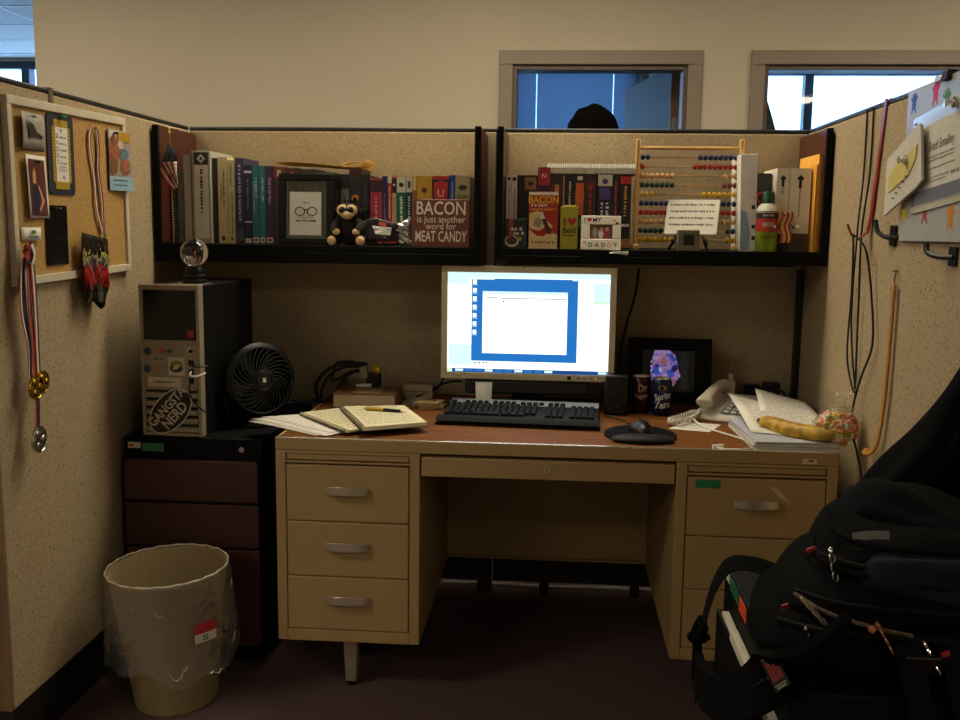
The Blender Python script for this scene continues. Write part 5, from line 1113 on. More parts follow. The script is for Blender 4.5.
# photo of a person in a navy dress
t = lw('portrait_photo', 'white-bordered photo print of a woman in a navy dress', 'photo', -1.076, 1.412, .0115)
def bow(x, z): return -.004 - .007*(1-((x+.052)/.104))**2
def bw(b0, pts, m, off): b0.add([(x, bow(x, z)-off, z) for x, z in pts], [tuple(range(len(pts)))], m)
MB().grid(lambda u, v: (-.052+.104*u+(.010*(1-v)), bow(-.052+.104*u, 0), -.076+.152*v), 10, 4).build('print', M_white, t, solid=.0006)
b = MB(); bw(b, [(-.033, -.070), (.052, -.070), (.042, .066), (-.043, .066)], 0, .0018); bw(b, [(-.004, -.068), (.014, -.064), (.012, .0), (-.010, .006), (-.024, -.004), (-.024, -.066)], 1, .0028); bw(b, [(-.022, .008), (-.006, .008), (-.006, .034), (-.014, .044), (-.024, .034)], 2, .0032); bw(b, [(-.028, .03), (-.024, .046), (-.012, .050), (-.006, .040), (-.014, .044), (-.022, .034)], 3, .0036); bw(b, [(.0, .004), (.010, .0), (.034, -.034), (.012, -.060), (.006, -.056), (.022, -.034)], 2, .0038)
b.build('picture', [mat('#5e2a20', .5, var=.2), mat('#1a2238', .5), mat('#d09a78', .5), mat('#8a4a24', .5)], t, smooth=0)
pin(t, -.012, .060, -.012, '#2a2a2a')
t = lw('logo_card', 'small white card with a green logo at the left edge of the cork', 'card', -1.106, 1.297)
MB().grid(lambda u, v: (-.040+.080*u, -.002-.006*u, -.016+.032*v), 4, 2).build('card', M_paper, t, solid=.0005)
b = MB(); b.disc(.006, .005, .011, .005, -.0078, 14, 0); b.scribble(-.02, .03, -.006, .006, -.0085, 1); b.build('logo', [mat('#3f8a2c', .5), mat('#5a5a50', .5)], t, smooth=0)
t = lw('black_placard', 'glossy black rectangular placard pinned low on the cork board', 'placard', -.978, 1.293)
MB().prism(rrect(-.053, .053, -.076, .076, .005), -.005, 0).build('panel', mat('#0a0b0c', .22), t); pin(t, -.020, .068, -.005, '#101010'); b = MB(); [b.disc(-.01+.016*i, .069, .0025, .0025, -.0052, 8, t=.0004) for i in range(3)]; b.build('studs', M_nickel, t)
# card with faces
t = lw('greeting_card', 'folded greeting card with face photos and a pale blue panel', 'card', -.610, 1.505)
gf_ = lambda x: -.003-.018*((x+.058)/.116)
def gq(b0, pts, m, off): b0.add([(x, gf_(x)-off, z) for x, z in pts], [tuple(range(len(pts)))], m)
b = MB(); b.grid(lambda u, v: (-.058+.116*u, gf_(-.058+.116*u), -.086+.172*v), 4, 4); b.build('card', mat('#9a8f84', .5), t, solid=.0006)
MB().grid(lambda u, v: (-.058-.004*u+.0*v, -.003+.0*u-.0*v-.004*u, -.086+.172*v), 2, 2).build('fold', mat('#5a2c1c', .6), t, solid=.0006)
def oval(cx, cz, rx, rz): return [(cx+rx*math.cos(a*PI/8), cz+rz*math.sin(a*PI/8)) for a in range(16)]
b = MB(); gq(b, [(-.056, -.086), (.058, -.086), (.058, -.046), (-.056, -.046)], 0, .0018); gq(b, oval(-.030, .026, .024, .048), 1, .0018); gq(b, oval(.022, -.016, .026, .024), 1, .002); gq(b, oval(-.034, -.018, .018, .024), 2, .002); gq(b, oval(.016, .020, .024, .016), 3, .0026); gq(b, [(-.010, .055), (.052, .055), (.052, .082), (-.010, .082)], 4, .002); gq(b, oval(.0, .046, .014, .012), 5, .0028)
for z in (-.058, -.072): gq(b, [(-.04, z), (.03, z), (.03, z+.003), (-.04, z+.003)], 6, .0026)
b.build('picture', [mat('#8fb0c2', .6), mat('#9a5a40', .5, var=.4, vs_=90), mat('#7a5230', .5, var=.4, vs_=90), mat('#5d7480', .5, var=.4, vs_=120), mat('#b58a24', .5), mat('#d0b8a0', .5), mat('#4f6a74', .6)], t, smooth=0)
pin(t, -.030, .076, -.008, '#1c1c1c')
# neck ribbon of a hanging medal lanyard
def ribbon(parent, pts, cols, w, name='ribbon'):
    n = len(cols)
    b = MB()
    for i in range(n):
        o_ = (i-(n-1)/2)*w/n; P = [Vector(p)+Vector((o_, 0, 0)) for p in pts]
        b.strip(P, (1, 0, 0), w/n, .0008, i)
    b.build(name, [mat(c, .6, var=.05) for c in cols], parent)
LC = ['#a02420', '#e0dacb', '#12162c', '#12162c', '#a02420']
t = lw('neck_lanyard', 'striped red white and navy neck ribbon looped on the cork board', 'lanyard', -.768, 1.587)
ribbon(t, spline([(.012, -.008, 0), (.030, -.007, -.012), (.036, -.006, -.06), (.030, -.006, -.12), (.045, -.007, -.20), (.042, -.008, -.285)], 6), LC, .015); ribbon(t, spline([(.012, -.008, 0), (-.012, -.007, -.012), (-.016, -.006, -.06), (.004, -.006, -.14), (.010, -.007, -.22), (.034, -.008, -.285)], 6), ['#b5562c', '#e0dacb', '#12162c'], .014)
b = MB(); b.tube([(.040, -.010, -.283), (.042, -.012, -.300), (.038, -.012, -.306)], .004, 8); b.build('clasp', M_chrome, t); pin(t, .010, -.004, -.006, '#caa23a')
# candy bag hanging
t = lw('wrapper_bag', 'shiny black and red candy wrapper bag hanging on the cork board edge', 'snack bag', -.825, 1.205, .022)
rnd2 = random.Random(9); c2_ = [(rnd2.uniform(40, 120), rnd2.uniform(40, 120), rnd2.uniform(0, 6)) for _ in range(5)]
def wr2(s):
    def f(u, v):
        z = -.105+.20*v; x = (-.076+.152*u)*(1-.30*(1-v)**2) + .02*(v-.5) + .012*(1-v)
        e = (4*u*(1-u))**.5*(4*v*(1-v))**.4
        return (x, -.014+s*(.018*e+.0035*sum(math.sin(a*x+b_*z+p) for a, b_, p in c2_)/2*(.2+e)), z - .02*u*v + .012*math.sin(u*6)*(1-v))
    return f
b = MB(); b.grid(wr2(-1), 22, 28); b.grid(wr2(1), 22, 28)
wm = bpy.data.materials.new('printed_wrapper'); wm.use_nodes = True; nt = wm.node_tree; pb = nt.nodes['Principled BSDF']; pb.inputs['Roughness'].default_value = .2; pb.inputs['Coat Weight'].default_value = .4
tc = nt.nodes.new('ShaderNodeTexCoord'); sx_ = nt.nodes.new('ShaderNodeSeparateXYZ'); nt.links.new(tc.outputs['Generated'], sx_.inputs[0]); nz = nt.nodes.new('ShaderNodeTexNoise'); nz.inputs['Scale'].default_value = 11; nz.inputs['Detail'].default_value = 4; nt.links.new(tc.outputs['Generated'], nz.inputs['Vector'])
ma = nt.nodes.new('ShaderNodeMath'); ma.operation = 'MULTIPLY_ADD'; ma.inputs[1].default_value = .55; nt.links.new(nz.outputs['Fac'], ma.inputs[0]); nt.links.new(sx_.outputs[2], ma.inputs[2])
rp = nt.nodes.new('ShaderNodeValToRGB'); nt.links.new(ma.outputs[0], rp.inputs[0]); cr2 = rp.color_ramp; cr2.interpolation = 'CONSTANT'; cr2.elements[0].color = lin('#14110f'); cr2.elements[1].position = .99; cr2.elements[1].color = lin('#14110f')
for ps_, cl_ in ((.48, '#2c3a24'), (.53, '#14110f'), (.60, '#8c1a14'), (.74, '#b0241a'), (.82, '#5a1512'), (.86, '#2a3a5a'), (.90, '#8a7a30'), (.95, '#c0b468')): e_ = cr2.elements.new(ps_); e_.color = lin(cl_)
nt.links.new(rp.outputs[0], pb.inputs['Base Color'])
b.build('wrapper', wm, t, smooth=60)
# bunch of medals
t = lw('medal_bunch', 'bunch of striped ribbons with gold and silver medals hanging left', 'medals', -1.165, 1.245, .022)
for i, (dx, dl, cols) in enumerate(((-.016, 0, LC), (-.006, .012, ['#12162c', '#d8d2c2', '#a02420']), (.004, .004, ['#b5562c', '#12162c', '#d8d2c2']), (.013, -.01, ['#a02420', '#d8d2c2', '#12162c']))):
    ribbon(t, spline([(.0, -.012-.002*i, .0), (dx*1.2, -.010-.002*i, -.03), (dx*1.6+.004*math.sin(i*2), -.010-.002*i, -.13), (dx*.8+.012, -.008-.002*i, -.22), (dx+.010, -.008-.002*i, -.295+dl)], 6), cols, .021)
b = MB(); b.strip(spline([(-.012, -.016, .028), (-.020, -.022, .010), (-.004, -.024, -.014), (.010, -.020, .006), (.004, -.018, .030), (.020, -.016, .018)], 5), (.3, 0, 1), .018, .001); b.strip(spline([(.012, -.020, .026), (.006, -.026, .0), (-.014, -.024, -.012), (-.020, -.020, .02)], 5), (.6, 0, 1), .012, .001, 1); b.strip(spline([(-.004, -.028, .028), (.004, -.030, .004), (-.008, -.028, -.02)], 5), (1, 0, .2), .010, .001, 2); b.build('ribbon_knot', [mat('#a02420', .6), mat('#12162c', .6), mat('#d8d2c2', .6)], t)
pin(t, .026, .0, -.006, '#16203c')
gold = mat('#a8842c', .25, metal=.9, var=.25, vs_=90, bump=.6, bs=120); slv = mat('#b5b0a2', .22, metal=.9, var=.3, vs_=70, bump=.8, bs=90)
for x, z, m, r in ((.0, -.318, gold, .030), (.034, -.310, gold, .028), (.004, -.448, slv, .033)):
    b = MB(); b.lathe([(0, -.003), (r-.004, -.003), (r-.003, -.0045), (r, -.003), (r, .003), (0, .003)], 30); b.xf(Matrix.Translation((x, -.018, z)) @ Matrix.Rotation(PI/2, 4, 'X') @ Matrix.Scale(-1, 4, (0, 0, 1))); md = b.build('medal', m, t)
    b = MB(); [b.ball((x+r*.5*math.cos(a*2.1), -.0215, z+r*.5*math.sin(a*2.1)), (r*.34, .003, r*.28), 10, 6) for a in range(3)]; b.build('relief', m, md)
ribbon(t, spline([(.012, -.014, -.30), (.012, -.014, -.36), (.006, -.014, -.418)], 4), ['#b02a24', '#1c2038', '#1c2038'], .02)

# ================================================================== right partition
def rw(name, label, cat, y, z, off=0., rot=0.): return thing(name, label, cat, (XW-off, y, z), rot=(0, rot, RIGHT))
t = rw('red_hook', 'red strap hook hung over the right partition top', 'hook', -.792, H, .0)
b = MB(); b.strip([(.004, .052, -.03), (.004, .052, .002), (.0035, .02, .003), (.003, -.003, .001), (-.018, -.004, -.12), (-.048, -.005, -.28), (-.057, -.010, -.335), (-.062, -.028, -.352), (-.066, -.048, -.345), (-.070, -.060, -.315)], (1, 0, 0), [.020]*6+[.019, .017, .015, .012], .003); b.build('strap', mat('#8f1c20', .4), t)
t = rw('black_hook', 'black hook on the right partition below the white board', 'hook', -.868, 1.345, .0)
MB().tube(spline([(.10, -.006, -.030), (.06, -.010, -.030), (.03, -.018, -.028), (.0, -.026, -.015), (-.015, -.028, .012)], 5), .006, 8).build('prong', M_bplas, t); MB().box(.03, .07, -.006, -.001, -.05, .0).build('plate', M_bplas, t)
t = rw('hook', 'small dark hook under the white board near the picture edge', 'hook', -1.245, 1.29, .0)
MB().tube(spline([(-.03, -.030, .015), (-.015, -.032, -.004), (.02, -.02, -.012), (.06, -.006, -.012)], 5), .006, 8).build('prong', M_bplas, t); MB().box(.03, .07, -.006, -.001, -.03, .01).build('plate', M_bplas, t)
wc = thing('charging_cable', 'black cords hanging in long loops from the red hook', 'cord', (XW, -.78, 1.33))
for pts, r in (([(-.004, .135, .325), (-.006, .125, .15), (-.02, .10, .0), (-.012, .13, -.25), (-.008, .07, -.43)], .0026), ([(-.004, .080, .325), (-.006, .072, .15), (-.02, .062, 0), (-.012, .075, -.2), (-.008, .07, -.43)], .0028), ([(-.045, .05, -.01), (-.025, .11, -.05), (-.012, .145, -.17), (-.012, .150, -.34), (-.010, .10, -.42), (-.008, .07, -.44)], .003), ([(-.045, .05, -.01), (-.025, .0, -.05), (-.012, -.03, -.17), (-.012, -.062, -.29), (-.014, .0, -.38), (-.016, .045, -.46), (-.016, .055, -.53), (-.016, -.02, -.60), (-.016, -.065, -.66), (-.014, -.08, -.85), (-.014, -.08, -1.1)], .003)):
    MB().tube(spline(pts, 8), r, 6).build('cord', M_rubber, wc)
t = rw('back_scratcher', 'long tan wooden back scratcher hanging on the right partition', 'back scratcher', -.968, 1.205, .0)
b = MB(); b.strip(spline([(.002, -.010, .0), (.001, -.010, -.12), (-.004, -.011, -.26), (-.022, -.012, -.37), (-.045, -.014, -.420), (-.080, -.018, -.440), (-.112, -.020, -.444)], 6), (1, 0, 0), [.014]*12+[.015]*10+[.016]*6+[.018]*9, .006); b.build('stick', mat('#b07a30', .45, var=.12, vs_=12), t, bevel=.0015)
MB().tube(spline([(-.004, -.006, -.035), (-.012, -.006, -.005), (-.008, -.006, .02), (-.004, -.003, .03)], 5), .0015, 6).build('hanging_loop', mat('#2a2018', .7), t); pin(t, -.004, .03, .0, '#8c8c84')
# whiteboard sheet with hand prints
WB = thing('white_board', 'white board with coloured hand-print blots on the right partition', 'board', (XW, -1.250, 1.485), rot=(0, R(-.4), RIGHT))
MB().box(-.27, .27, -.012, -.001, -.176, .176).build('board', mat('#a8a8a8', .35, var=.03), WB, bevel=.002)
def blot(cx, cz, s, col):
    b = MB(); b.disc(cx, cz, .012*s, .013*s, -.0122, 12, t=.0004)
    for a in (-.9, -.45, 0, .45, .9): b.disc(cx+.017*s*math.sin(a), cz+.018*s*math.cos(a), .0035*s, .010*s, -.0122, 8, rot=-a, t=.0003)
    for a in (-1, 1): b.disc(cx+.010*s*a, cz-.014*s, .0035*s, .009*s, -.0122, 8, rot=a*.5, t=.0003)
    b.build('hand_print', mat(col, .6, var=.15), WB, smooth=0)
blot(-.225, .140, 1, '#2a5ab0'); blot(-.095, .145, 1.1, '#d0307a'); blot(-.110, -.113, 1.1, '#a83a34'); blot(.036, -.128, 1.15, '#d2862c'); blot(-.03, .12, 1.1, '#3a8a4a'); blot(.1, .12, 1.1, '#c8a02c'); blot(.15, -.12, 1.1, '#3a5ab0')
MB().card(-.255, -.225, -.125, -.10, y=-.0122).build('yellow_note', mat('#d8c21c', .6), WB)
b = MB(); b.box(-.095, -.055, -.018, .002, .168, .182); b.build('top_clip', M_nickel, WB, bevel=.003); MB().box(-.045, -.010, -.022, .004, .164, .186).build('binder_clip', M_bplas, WB, bevel=.004)
cf = thing('certificate', 'printed certificate in a clear sleeve on the white board', 'certificate', (XW-.0135, -1.215, 1.491), rot=(0, R(-5), RIGHT))
MB().box(-.165, .165, -.003, 0, -.108, .112).build('sleeve', mat('#b9b5a8', .2, coat=.3), cf, bevel=.001)
MB().box(-.150, .150, -.0045, -.0032, -.094, .080).build('sheet', mat('#cbc6b8', .7), cf, smooth=0)
b = MB(); b.text('Brad Smalley', .030, .012, .028, -.0052, 0, sx=.9)
for z, x1 in ((.005, .03), (-.003, .02), (-.020, .03), (-.040, .0), (-.048, -.02)): b.scribble(-.070, x1+.06, z, .0045 if z > -.03 else .0035, -.0052, 1)
b.rect(-.150, .150, -.092, -.062, -.0050, 2); b.rect(-.150, -.138, -.092, -.062, -.0054, 3); b.scribble(.07, .11, -.042, .010, -.0052, 1); b.rect(-.13, -.09, .062, .066, -.0052, 1); b.rect(-.13, -.09, .070, .073, -.0052, 1)
b.build('print', [mat('#4a4a4a', .6), mat('#7d7a72', .6), mat('#6b7080', .5), mat('#2a3348', .5)], cf, smooth=0)
b = MB(); b.rect(-.155, -.142, .094, .100, -.0034, 0); b.build('sleeve_hole', M_ink, cf, smooth=0)
b = MB(); b.lathe([(0, 0), (.012, 0), (.012, .004), (.006, .006), (.006, .014), (.010, .017), (.010, .020), (0, .021)], 20); b.xf(Matrix.Translation((.075, -.004, .100)) @ Matrix.Rotation(PI/2, 4, 'X')); b.build('magnet', M_chrome, cf)
en = thing('envelope', 'white envelope with a yellow note tilted over the certificate', 'envelope', (XW-.024, -1.048, 1.462), rot=(0, 0, RIGHT))
b = MB(); ep = [(-.118, -.095), (.092, -.033), (.120, -.018), (.090, .104), (.080, .108), (-.112, .044), (-.122, .036)]; b.prism(ep, -.010, -.004); b.build('envelope_paper', mat('#c9c3b4', .7), en, bevel=.001)
b = MB(); b.prism([(-.088, -.040), (.040, -.004), (.078, .030), (.082, .062), (-.080, .012), (-.090, .0)], -.0125, -.0102); b.build('yellow_note', mat('#c9b86a', .7), en)
b = MB(); [b.box(-.06+i*.02, -.045+i*.02, -.0135, -.0127, -.055+i*.012, -.052+i*.012) for i in range(5)]; b.build('ink_strokes', M_ink, en, smooth=0)
b = MB(); b.lathe([(0, 0), (.011, 0), (.011, .004), (.006, .006), (.006, .012), (.009, .015), (.009, .018), (0, .019)], 20); b.xf(Matrix.Translation((.022, -.0125, .032)) @ Matrix.Rotation(PI/2, 4, 'X')); b.build('magnet', M_chrome, en)

# ================================================================== waste bin with clear liner
tb = thing('waste_bin', 'beige round waste bin with clear plastic liner by the left partition', 'waste bin', (.257, -.888, 0), rot=(R(2.0), R(-1.5), 0))
binm = mat('#8d7a56', .6, var=.06)
MB().lathe([(0, .006), (.106, .006), (.108, .0), (.112, .004), (.156, .376), (.161, .382), (.161, .388), (.156, .388), (.152, .380), (.109, .012), (0, .012)], 48).build('bin', binm, tb)
rn = random.Random(11); fold = [(rn.randint(2, 9), rn.uniform(0, 6.3), rn.uniform(.3, 1)) for _ in range(8)]
def linf(amp):
    def f(p, a):
        z = p[2]; d = max(0, (.378-z)/.28); k = sum(w*math.sin(n*a+ph+z*14*(1 if n % 2 else -1)) for n, ph, w in fold)/3.2
        rr_ = math.hypot(p[0], p[1]); g = 1 + amp*d*k/rr_*.6
        zz = z + (.022*math.sin(3*a+1)+.014*math.sin(7*a))*d
        return (p[0]*g, p[1]*g, zz)
    return f
prof = [(.146, .314), (.155, .388), (.159, .394), (.164, .393), (.1665, .382)] + [(.167+.016*(i/16), .382-.245*i/16) for i in range(1, 17)]
MB().lathe(prof, 96, fn=linf(.016)).build('plastic_liner', film('liner_film', '#f6f3ec', .22, .18, .10, 1., 26), tb, smooth=60)
MB().tube([((.162+.0012*math.sin(a*1.7))*math.cos(a*PI/30), (.162+.0012*math.sin(a*1.7))*math.sin(a*PI/30), .392+.0014*math.sin(a*2.3)) for a in range(60)], .0026, 6, closed=True).build('liner_hem', mat('#b8ae98', .4), tb)
b = MB()
for z0, z1, m in ((.256, .283, 0), (.231, .2558, 1)):
    for i in range(6):
        a0 = R(-50)+i*.056; a1 = a0+.052; r = .190; b.add([(r*math.cos(a0), r*math.sin(a0), z0), (r*math.cos(a1), r*math.sin(a1), z0), (r*math.cos(a1), r*math.sin(a1), z1), (r*math.cos(a0), r*math.sin(a0), z1)], [(0, 1, 2, 3)], m)
v, f = glyphs('22', 'CENTER', .03); b.add([(.1905*math.cos(R(-41)+x*.018/.19), .1905*math.sin(R(-41)+x*.018/.19), .242+z*.018) for x, z in v], f, 2)
b.build('price_tag', [mat('#b0262c', .5), mat('#c9c2b4', .6), M_ink], tb, smooth=0)

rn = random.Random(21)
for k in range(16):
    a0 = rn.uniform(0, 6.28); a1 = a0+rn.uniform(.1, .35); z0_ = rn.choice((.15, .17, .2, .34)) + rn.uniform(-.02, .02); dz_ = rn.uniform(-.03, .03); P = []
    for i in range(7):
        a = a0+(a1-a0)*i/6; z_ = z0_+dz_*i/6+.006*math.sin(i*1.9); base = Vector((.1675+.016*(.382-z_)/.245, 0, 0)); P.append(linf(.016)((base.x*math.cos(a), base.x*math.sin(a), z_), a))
    MB().tube([Vector(p)*1.004 for p in P], [.0004, .0013, .0020, .0024, .0018, .0012, .0004], 5).build('liner_glint', film('glint_film', '#f6f3ec', .3, .1, .35) if k == 0 else bpy.data.materials['glint_film'], tb)  # thin whitish strips put in as the glints on the liner's wrinkles

# ================================================================== backpack on the right cabinet
TB = .704
bp = thing('backpack', 'black and navy backpack lying on the cabinet at lower right', 'backpack', (1.86, -1.93, TB))
nyl = mat('#040405', .9, var=.25, vs_=60, bump=.4, bs=300, spec=.08, name='black_nylon'); navy = mat('#0f1422', .85, var=.2, vs_=50, bump=.4, bs=300, spec=.2, name='navy_nylon')
def loft(secs, n=26, pw=.72, wob=.006, seed=1):
    """soft body along x: sections (x, y centre, half depth, z bottom, z top)"""
    rd_ = random.Random(seed); ph_ = [rd_.uniform(0, 6) for _ in range(6)]; b = MB(); rows_ = []
    for (x, yc, hy, z0, z1) in secs:
        zc, hz_ = (z0+z1)/2, (z1-z0)/2; row = []
        for j in range(n):
            a = 2*PI*j/n; ca, sa = math.cos(a), math.sin(a)
            y = yc+hy*math.copysign(abs(ca)**pw, ca); z = zc+hz_*math.copysign(abs(sa)**pw, sa)
            k = wob*(math.sin(3*a+x*22+ph_[0])+.6*math.sin(5*a-x*31+ph_[1]))
            if z > z0+.01: z += k*max(0, sa)
            y += k*ca
            row.append((x, y, max(z, z0)))
        rows_.append(row)
    k = len(rows_); b.v = [p for r_ in rows_ for p in r_]
    b.f = [(i*n+j, (i+1)*n+j, (i+1)*n+(j+1) % n, i*n+(j+1) % n) for i in range(k-1) for j in range(n)] + [tuple(range(n)), tuple((k-1)*n+j for j in range(n-1, -1, -1))]; b.m = [0]*len(b.f)
    return b
def secs(pts, m=4):
    P = spline([Vector(p[:3]) for p in pts], m); Q = spline([Vector((p[3], p[4], 0)) for p in pts], m)
    return [(a.x, a.y, max(.004, a.z), q.x, q.y) for a, q in zip(P, Q)]
# local coordinates: cabinet top is z = 0; x from -0.23 (left end) to +0.25
loft(secs([(-.245, -.03, .05, 0, .02), (-.222, -.03, .12, 0, .062), (-.175, -.02, .165, 0, .082), (-.05, 0, .190, 0, .088), (.08, 0, .195, 0, .088), (.20, 0, .19, 0, .085), (.245, 0, .14, .0, .07)]), 34, .5, .003, 1).build('main_compartment', nyl, bp, smooth=60)
loft(secs([(-.215, -.03, .05, .06, .080), (-.185, -.03, .11, .065, .110), (-.13, -.02, .160, .07, .138), (-.03, 0, .180, .07, .146), (.08, 0, .182, .07, .142), (.20, 0, .175, .07, .135), (.24, 0, .12, .07, .11)]), 34, .5, .003, 2).build('middle_compartment', nyl, bp, smooth=60)
loft(secs([(-.168, -.02, .04, .11, .130), (-.145, -.02, .09, .12, .162), (-.105, -.01, .13, .125, .188), (-.03, .0, .158, .125, .198), (.08, 0, .160, .125, .190), (.19, 0, .15, .12, .175), (.235, 0, .09, .12, .15)]), 34, .55, .005, 3).build('front_pocket', nyl, bp, smooth=60)
loft(secs([(-.125, -.130, .012, .125, .160), (-.10, -.150, .018, .122, .182), (-.02, -.163, .022, .118, .186), (.08, -.166, .022, .112, .176), (.16, -.155, .012, .115, .15)]), 24, .7, .003, 4).build('navy_panel', navy, bp, smooth=60)
loft(secs([(-.098, .06, .03, .15, .180), (-.076, .05, .070, .15, .224), (-.04, .045, .095, .15, .230), (.02, .04, .110, .15, .218), (.09, .04, .112, .145, .198), (.16, .04, .105, .14, .172), (.20, .04, .06, .14, .155)]), 34, .8, .007, 5).build('top_flap', mat('#08090d', .9, var=.2, vs_=40, bump=.3, bs=300, spec=.1), bp, smooth=60)
def zipper(pts, r=.0045, m=None): return MB().tube(spline(pts, 6), r, 6).build('zipper', m or mat('#08080a', .8, spec=.15), bp)
zipper([(-.228, -.10, .062), (-.17, -.178, .078), (-.03, -.196, .080), (.10, -.200, .080), (.22, -.185, .078)]); zipper([(-.205, -.10, .108), (-.15, -.172, .116), (-.02, -.186, .114), (.10, -.190, .112), (.21, -.175, .108)], .0035)
zipper([(-.175, -.06, .155), (-.13, -.135, .160), (-.03, -.166, .158), (.08, -.170, .152), (.19, -.158, .145)]); zipper([(-.14, .0, .200), (-.142, -.06, .188), (-.11, -.125, .186), (-.02, -.155, .190), (.08, -.160, .182), (.18, -.150, .170)], .006, mat('#08080a', .9, spec=.1)); zipper([(-.165, -.03, .165), (-.172, -.07, .155), (-.15, -.12, .150), (-.10, -.162, .150), (-.03, -.176, .146), (.10, -.176, .138)], .005, mat('#08080a', .9, spec=.1))
teeth = mat('#8a7a62', .35, metal=.8, var=.6, vs_=120)
zipper([(-.215, -.135, .116), (-.18, -.170, .104), (-.13, -.188, .094), (-.07, -.195, .084)], .0032, teeth)
def pull(x, y, z, rx, rz, col=None):
    pts = [(0, 0, 0), (0, -.004, -.006)]
    e = MB(); m = col or M_chrome
    for i, zz in enumerate((0, -.013, -.026)): e.tube([(.0045*math.cos(a*PI/5), 0, zz-.006+.0075*math.sin(a*PI/5)) for a in range(10)], .0017, 6, closed=True)
    e.ball((0, 0, .004), (.005, .004, .006), 8, 6)
    return e.build('zipper_pull', m, bp, (x, y, z), rot=(rx, 0, rz))
pull(-.160, -.112, .168, R(-20), R(25)); pull(-.205, -.160, .112, R(-50), R(60), mat('#b5a58a', .3, metal=.8)); pull(-.115, -.196, .094, R(-30), R(80), mat('#9c6a58', .35, metal=.6)); pull(-.055, -.204, .074, R(-30), R(70)); pull(-.20, -.165, .070, R(-30), R(70)); pull(.0, -.175, .150, R(-20), R(40))
b = MB(); b.ball((-.125, -.196, .092), .0055, 12, 8); b.build('bead', mat('#b06a58', .4), bp)
for x, y, z, w in ((-.178, -.070, .160, .016), (-.222, -.115, .088, .010), (-.03, -.206, .066, .012)): MB().box(-w/2, w/2, -.002, .002, -.003, .003).build('red_tab', mat('#8f1c18', .6), bp, (x, y, z), rot=(0, R(-14), R(20)))
MB().strip(spline([(-.130, -.105, .192), (-.11, -.118, .200), (-.085, -.122, .202)], 4), (0, .3, 1), .012, .0015).build('reflective_strip', mat('#55524e', .5), bp)
for k, x in enumerate((-.08, -.02)): MB().strip(spline([(x, -.198, .075), (x+.012, -.215, .02), (x+.03, -.226, -.05), (x+.05, -.232, -.13)], 5), (1, 0, 0), .034, .003).build('compression_strap', mat('#0a0b0f', .9, bump=.4, bs=500, spec=.1), bp)
MB().box(-.024, .024, -.004, .004, -.014, .014).build('buckle', M_bplas, bp, (-.06, -.208, .05), rot=(R(15), 0, 0), bevel=.003)
# shoulder strap hanging over the cabinet side (x about 1.60)
def wl(p): return (p[0]-1.86, p[1]+1.93, p[2]-TB)
web = [wl(p) for p in ((1.70, -1.86, .765), (1.64, -1.82, .775), (1.605, -1.79, .762), (1.600, -1.70, .70), (1.600, -1.62, .625), (1.600, -1.565, .555))]
MB().strip(spline(web, 6), [(0, 1, .6)]*31, .030, .0025).build('webbing', mat('#060607', .9, bump=.4, bs=500, spec=.1), bp)
pad = [wl(p) for p in ((1.600, -1.575, .570), (1.598, -1.535, .515), (1.596, -1.555, .470), (1.594, -1.66, .475), (1.594, -1.82, .535), (1.595, -1.99, .625), (1.603, -2.12, .715), (1.640, -2.16, .760), (1.70, -2.12, .790))]
PS = spline(pad, 7); npd = len(PS)
MB().strip(PS, [(0, -.5, 1)]*npd, [.030+.045*min(1, i/16)*(1 if i < npd-8 else .9) for i in range(npd)], .014).build('shoulder_pad', nyl, bp, bevel=.004)
MB().tube([p+Vector((-.004, 0, .0)) for p in PS], .0025, 6).build('pad_piping', mat('#20222a', .6), bp)
b = MB(); b.tube(spline([wl((1.598, -1.555, .56)), wl((1.594, -1.548, .50)), wl((1.592, -1.56, .44))], 5), .008, 6); b.build('strap_end', nyl, bp)
bc_ = wl((1.592, -1.565, .425)); b = MB(); b.tube([(bc_[0], bc_[1]+.016*math.cos(a*PI/6), bc_[2]+.022*math.sin(a*PI/6)) for a in range(12)], .0045, 7, closed=True); b.build('strap_ring', M_bplas, bp)
# red and white woven label on the strap
nv = Vector((-.78, -.60, .12)).normalized(); q0 = Vector(wl((1.610, -2.150, .742))) + nv*.006; dv = Vector((.45, -.52, .72)); dv = (dv - nv*dv.dot(nv)).normalized(); uv = nv.cross(dv)*-1; b = MB()
def lq(u0, u1, v0, v1, m, o): b.add([q0+dv*u*.62+uv*v*.62+nv*o for u, v in ((u0, v0), (u0, v1), (u1, v1), (u1, v0))], [(0, 1, 2, 3)], m)
lq(-.024, .024, -.038, .038, 0, .004)
for i in range(4): lq(-.016+i*.009, -.010+i*.009, -.026, .018, 1, .0046)
lq(-.018, .018, .026, .029, 2, .0046); lq(-.018, .018, -.034, -.031, 2, .0046); lq(-.014, .014, .031, .035, 2, .0046)
b.build('woven_label', [M_ink, mat('#8f2620', .6), mat('#8d8a80', .6)], bp, smooth=0)
# black jacket heaped behind the backpack
jk = thing('black_jacket', 'black jacket heaped against the right partition behind the backpack', 'jacket', (1.99, -1.655, TB))
loft(secs([(-.155, 0, .03, 0, .10), (-.12, 0, .045, 0, .175), (-.06, 0, .055, 0, .260), (.0, 0, .06, 0, .345), (.045, .0, .06, 0, .425), (.09, .0, .06, 0, .50), (.128, .0, .055, 0, .54)]), 28, .7, .010, 8).build('body', mat('#050506', .95, var=.2, vs_=40, bump=.3, spec=.1), jk, smooth=60)
loft(secs([(-.13, -.05, .015, 0, .05), (-.09, -.055, .022, 0, .15), (-.02, -.058, .024, .02, .25), (.04, -.055, .022, .10, .34), (.09, -.05, .015, .2, .40)]), 20, .8, .008, 9).build('sleeve', mat('#050506', .95, var=.2, vs_=40, bump=.3, spec=.1), jk, smooth=60)

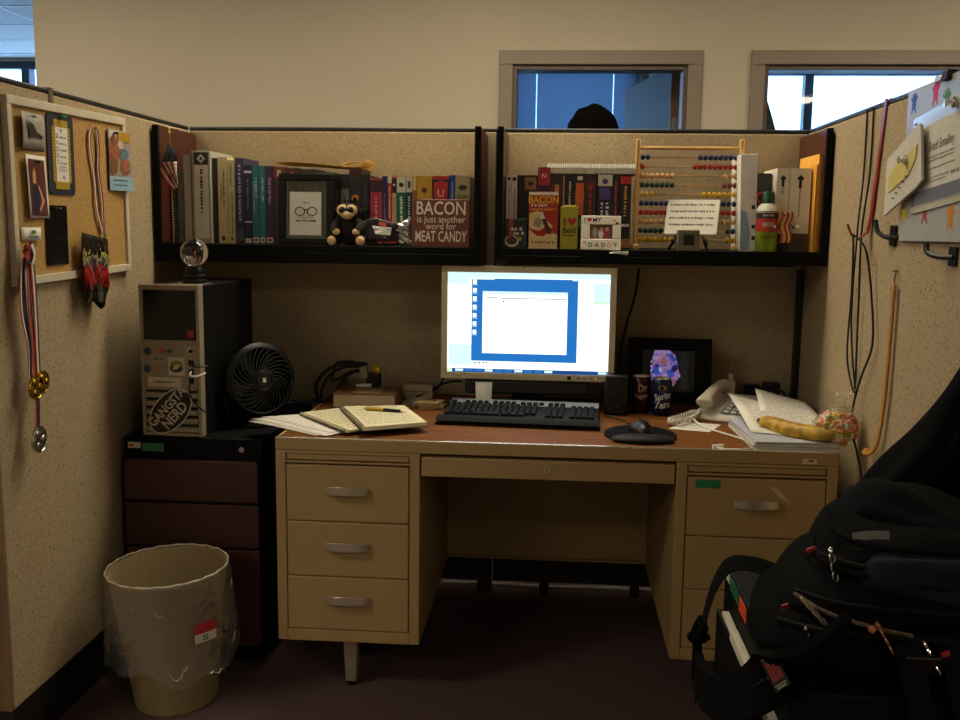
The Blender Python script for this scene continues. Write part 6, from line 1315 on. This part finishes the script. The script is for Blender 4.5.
# ================================================================== person passing behind the back partition
px_, py_ = 1.438, .55
pe = thing('person', 'person with short dark hair standing behind the right back partition', 'person', (px_, py_, 0), R(-108))
V = [(0, 0, .93), (0, .005, 1.05), (0, .0, 1.22), (0, .01, 1.38), (0, .015, 1.46), (0, .0, 1.53), (0, -.012, 1.60), (0, -.010, 1.69)]
E_ = [(i, i+1) for i in range(7)]; RR = [(.155, .11), (.145, .105), (.15, .11), (.16, .105), (.11, .08), (.058, .06), (.070, .082), (.066, .084)]
def chain(root, pts, rs):
    prev = root
    for p, r in zip(pts, rs): V.append(p); RR.append((r, r) if not isinstance(r, tuple) else r); E_.append((prev, len(V)-1)); prev = len(V)-1
    return prev
for s in (-1, 1):
    chain(0, [(s*.09, 0, .86), (s*.10, -.005, .50), (s*.10, .01, .10), (s*.10, -.03, .045), (s*.105, -.15, .03)], [.09, .062, .042, .04, .03])
    w_ = chain(3, [(s*.19, .01, 1.40), (s*.23, .02, 1.14), (s*.235, -.02, .90), (s*.232, -.03, .83)], [.055, .043, .03, (.022, .034)])
    for k in range(4): chain(w_, [(s*.232, -.055+.018*k, .79), (s*.228, -.056+.018*k, .755-.006*abs(k-1)), (s*.222, -.055+.018*k, .73-.006*abs(k-1))], [.0095, .0085, .007])
    chain(w_, [(s*.222, -.058, .815), (s*.212, -.068, .785)], [.010, .008])
me = bpy.data.meshes.new('body'); me.from_pydata(V, E_, []); me.materials.append(mat('#2a2d38', .85, var=.1)); me.materials.append(mat('#a87a5c', .6))
bo = place('body', me, pe); sk = bo.modifiers.new('skin', 'SKIN')
for i, r in enumerate(RR): me.skin_vertices[0].data[i].radius = r
me.skin_vertices[0].data[0].use_root = True
md = bo.modifiers.new('smooth', 'SUBSURF'); md.levels = 2; md.render_levels = 2
skn = mat('#a87a5c', .6, var=.05); hrm = mat('#030202', 1., var=.3, vs_=90, bump=.8, bs=200, spec=.05, name='dark_hair')
MB().ball((0, -.020, 1.668), (.077, .096, .118), 24, 18, fn=lambda p: (p[0]*(1-.18*max(0, (1.64-p[2])/.1)), p[1], p[2])).build('head', skn, pe)
b = MB(); b.tube([(0, -.112, 1.685), (0, -.128, 1.655), (0, -.116, 1.645)], [.008, .013, .010], 8); b.build('nose', skn, pe)
for s in (-1, 1):
    MB().ball((s*.030, -.104, 1.682), (.012, .008, .008), 10, 6).build('eye', mat('#d8d4cc', .3), pe); MB().ball((s*.030, -.111, 1.682), (.005, .003, .005), 8, 6).build('iris', M_ink, pe)
    MB().ball((s*.078, -.008, 1.668), (.010, .018, .030), 10, 8).build('ear', skn, pe); MB().tube([(s*.046, -.102, 1.702), (s*.018, -.112, 1.704)], .0035, 6).build('eyebrow', hrm, pe)
MB().tube([(-.022, -.103, 1.618), (0, -.110, 1.616), (.022, -.103, 1.618)], .0045, 6).build('mouth', mat('#8a4a42', .5), pe)
def hairf(p):
    x, y, z = p; dy = y-.0
    if y < -.07: z = max(z, 1.715) 
    k = 1 + .03*math.sin(x*90)+.03*math.sin(y*80+z*60)
    return (x*k, -.008+(y+.008)*k, 1.68+(z-1.68)*k)
MB().ball((0, -.004, 1.700), (.088, .104, .106), 30, 20, fn=hairf).build('hair', hrm, pe)
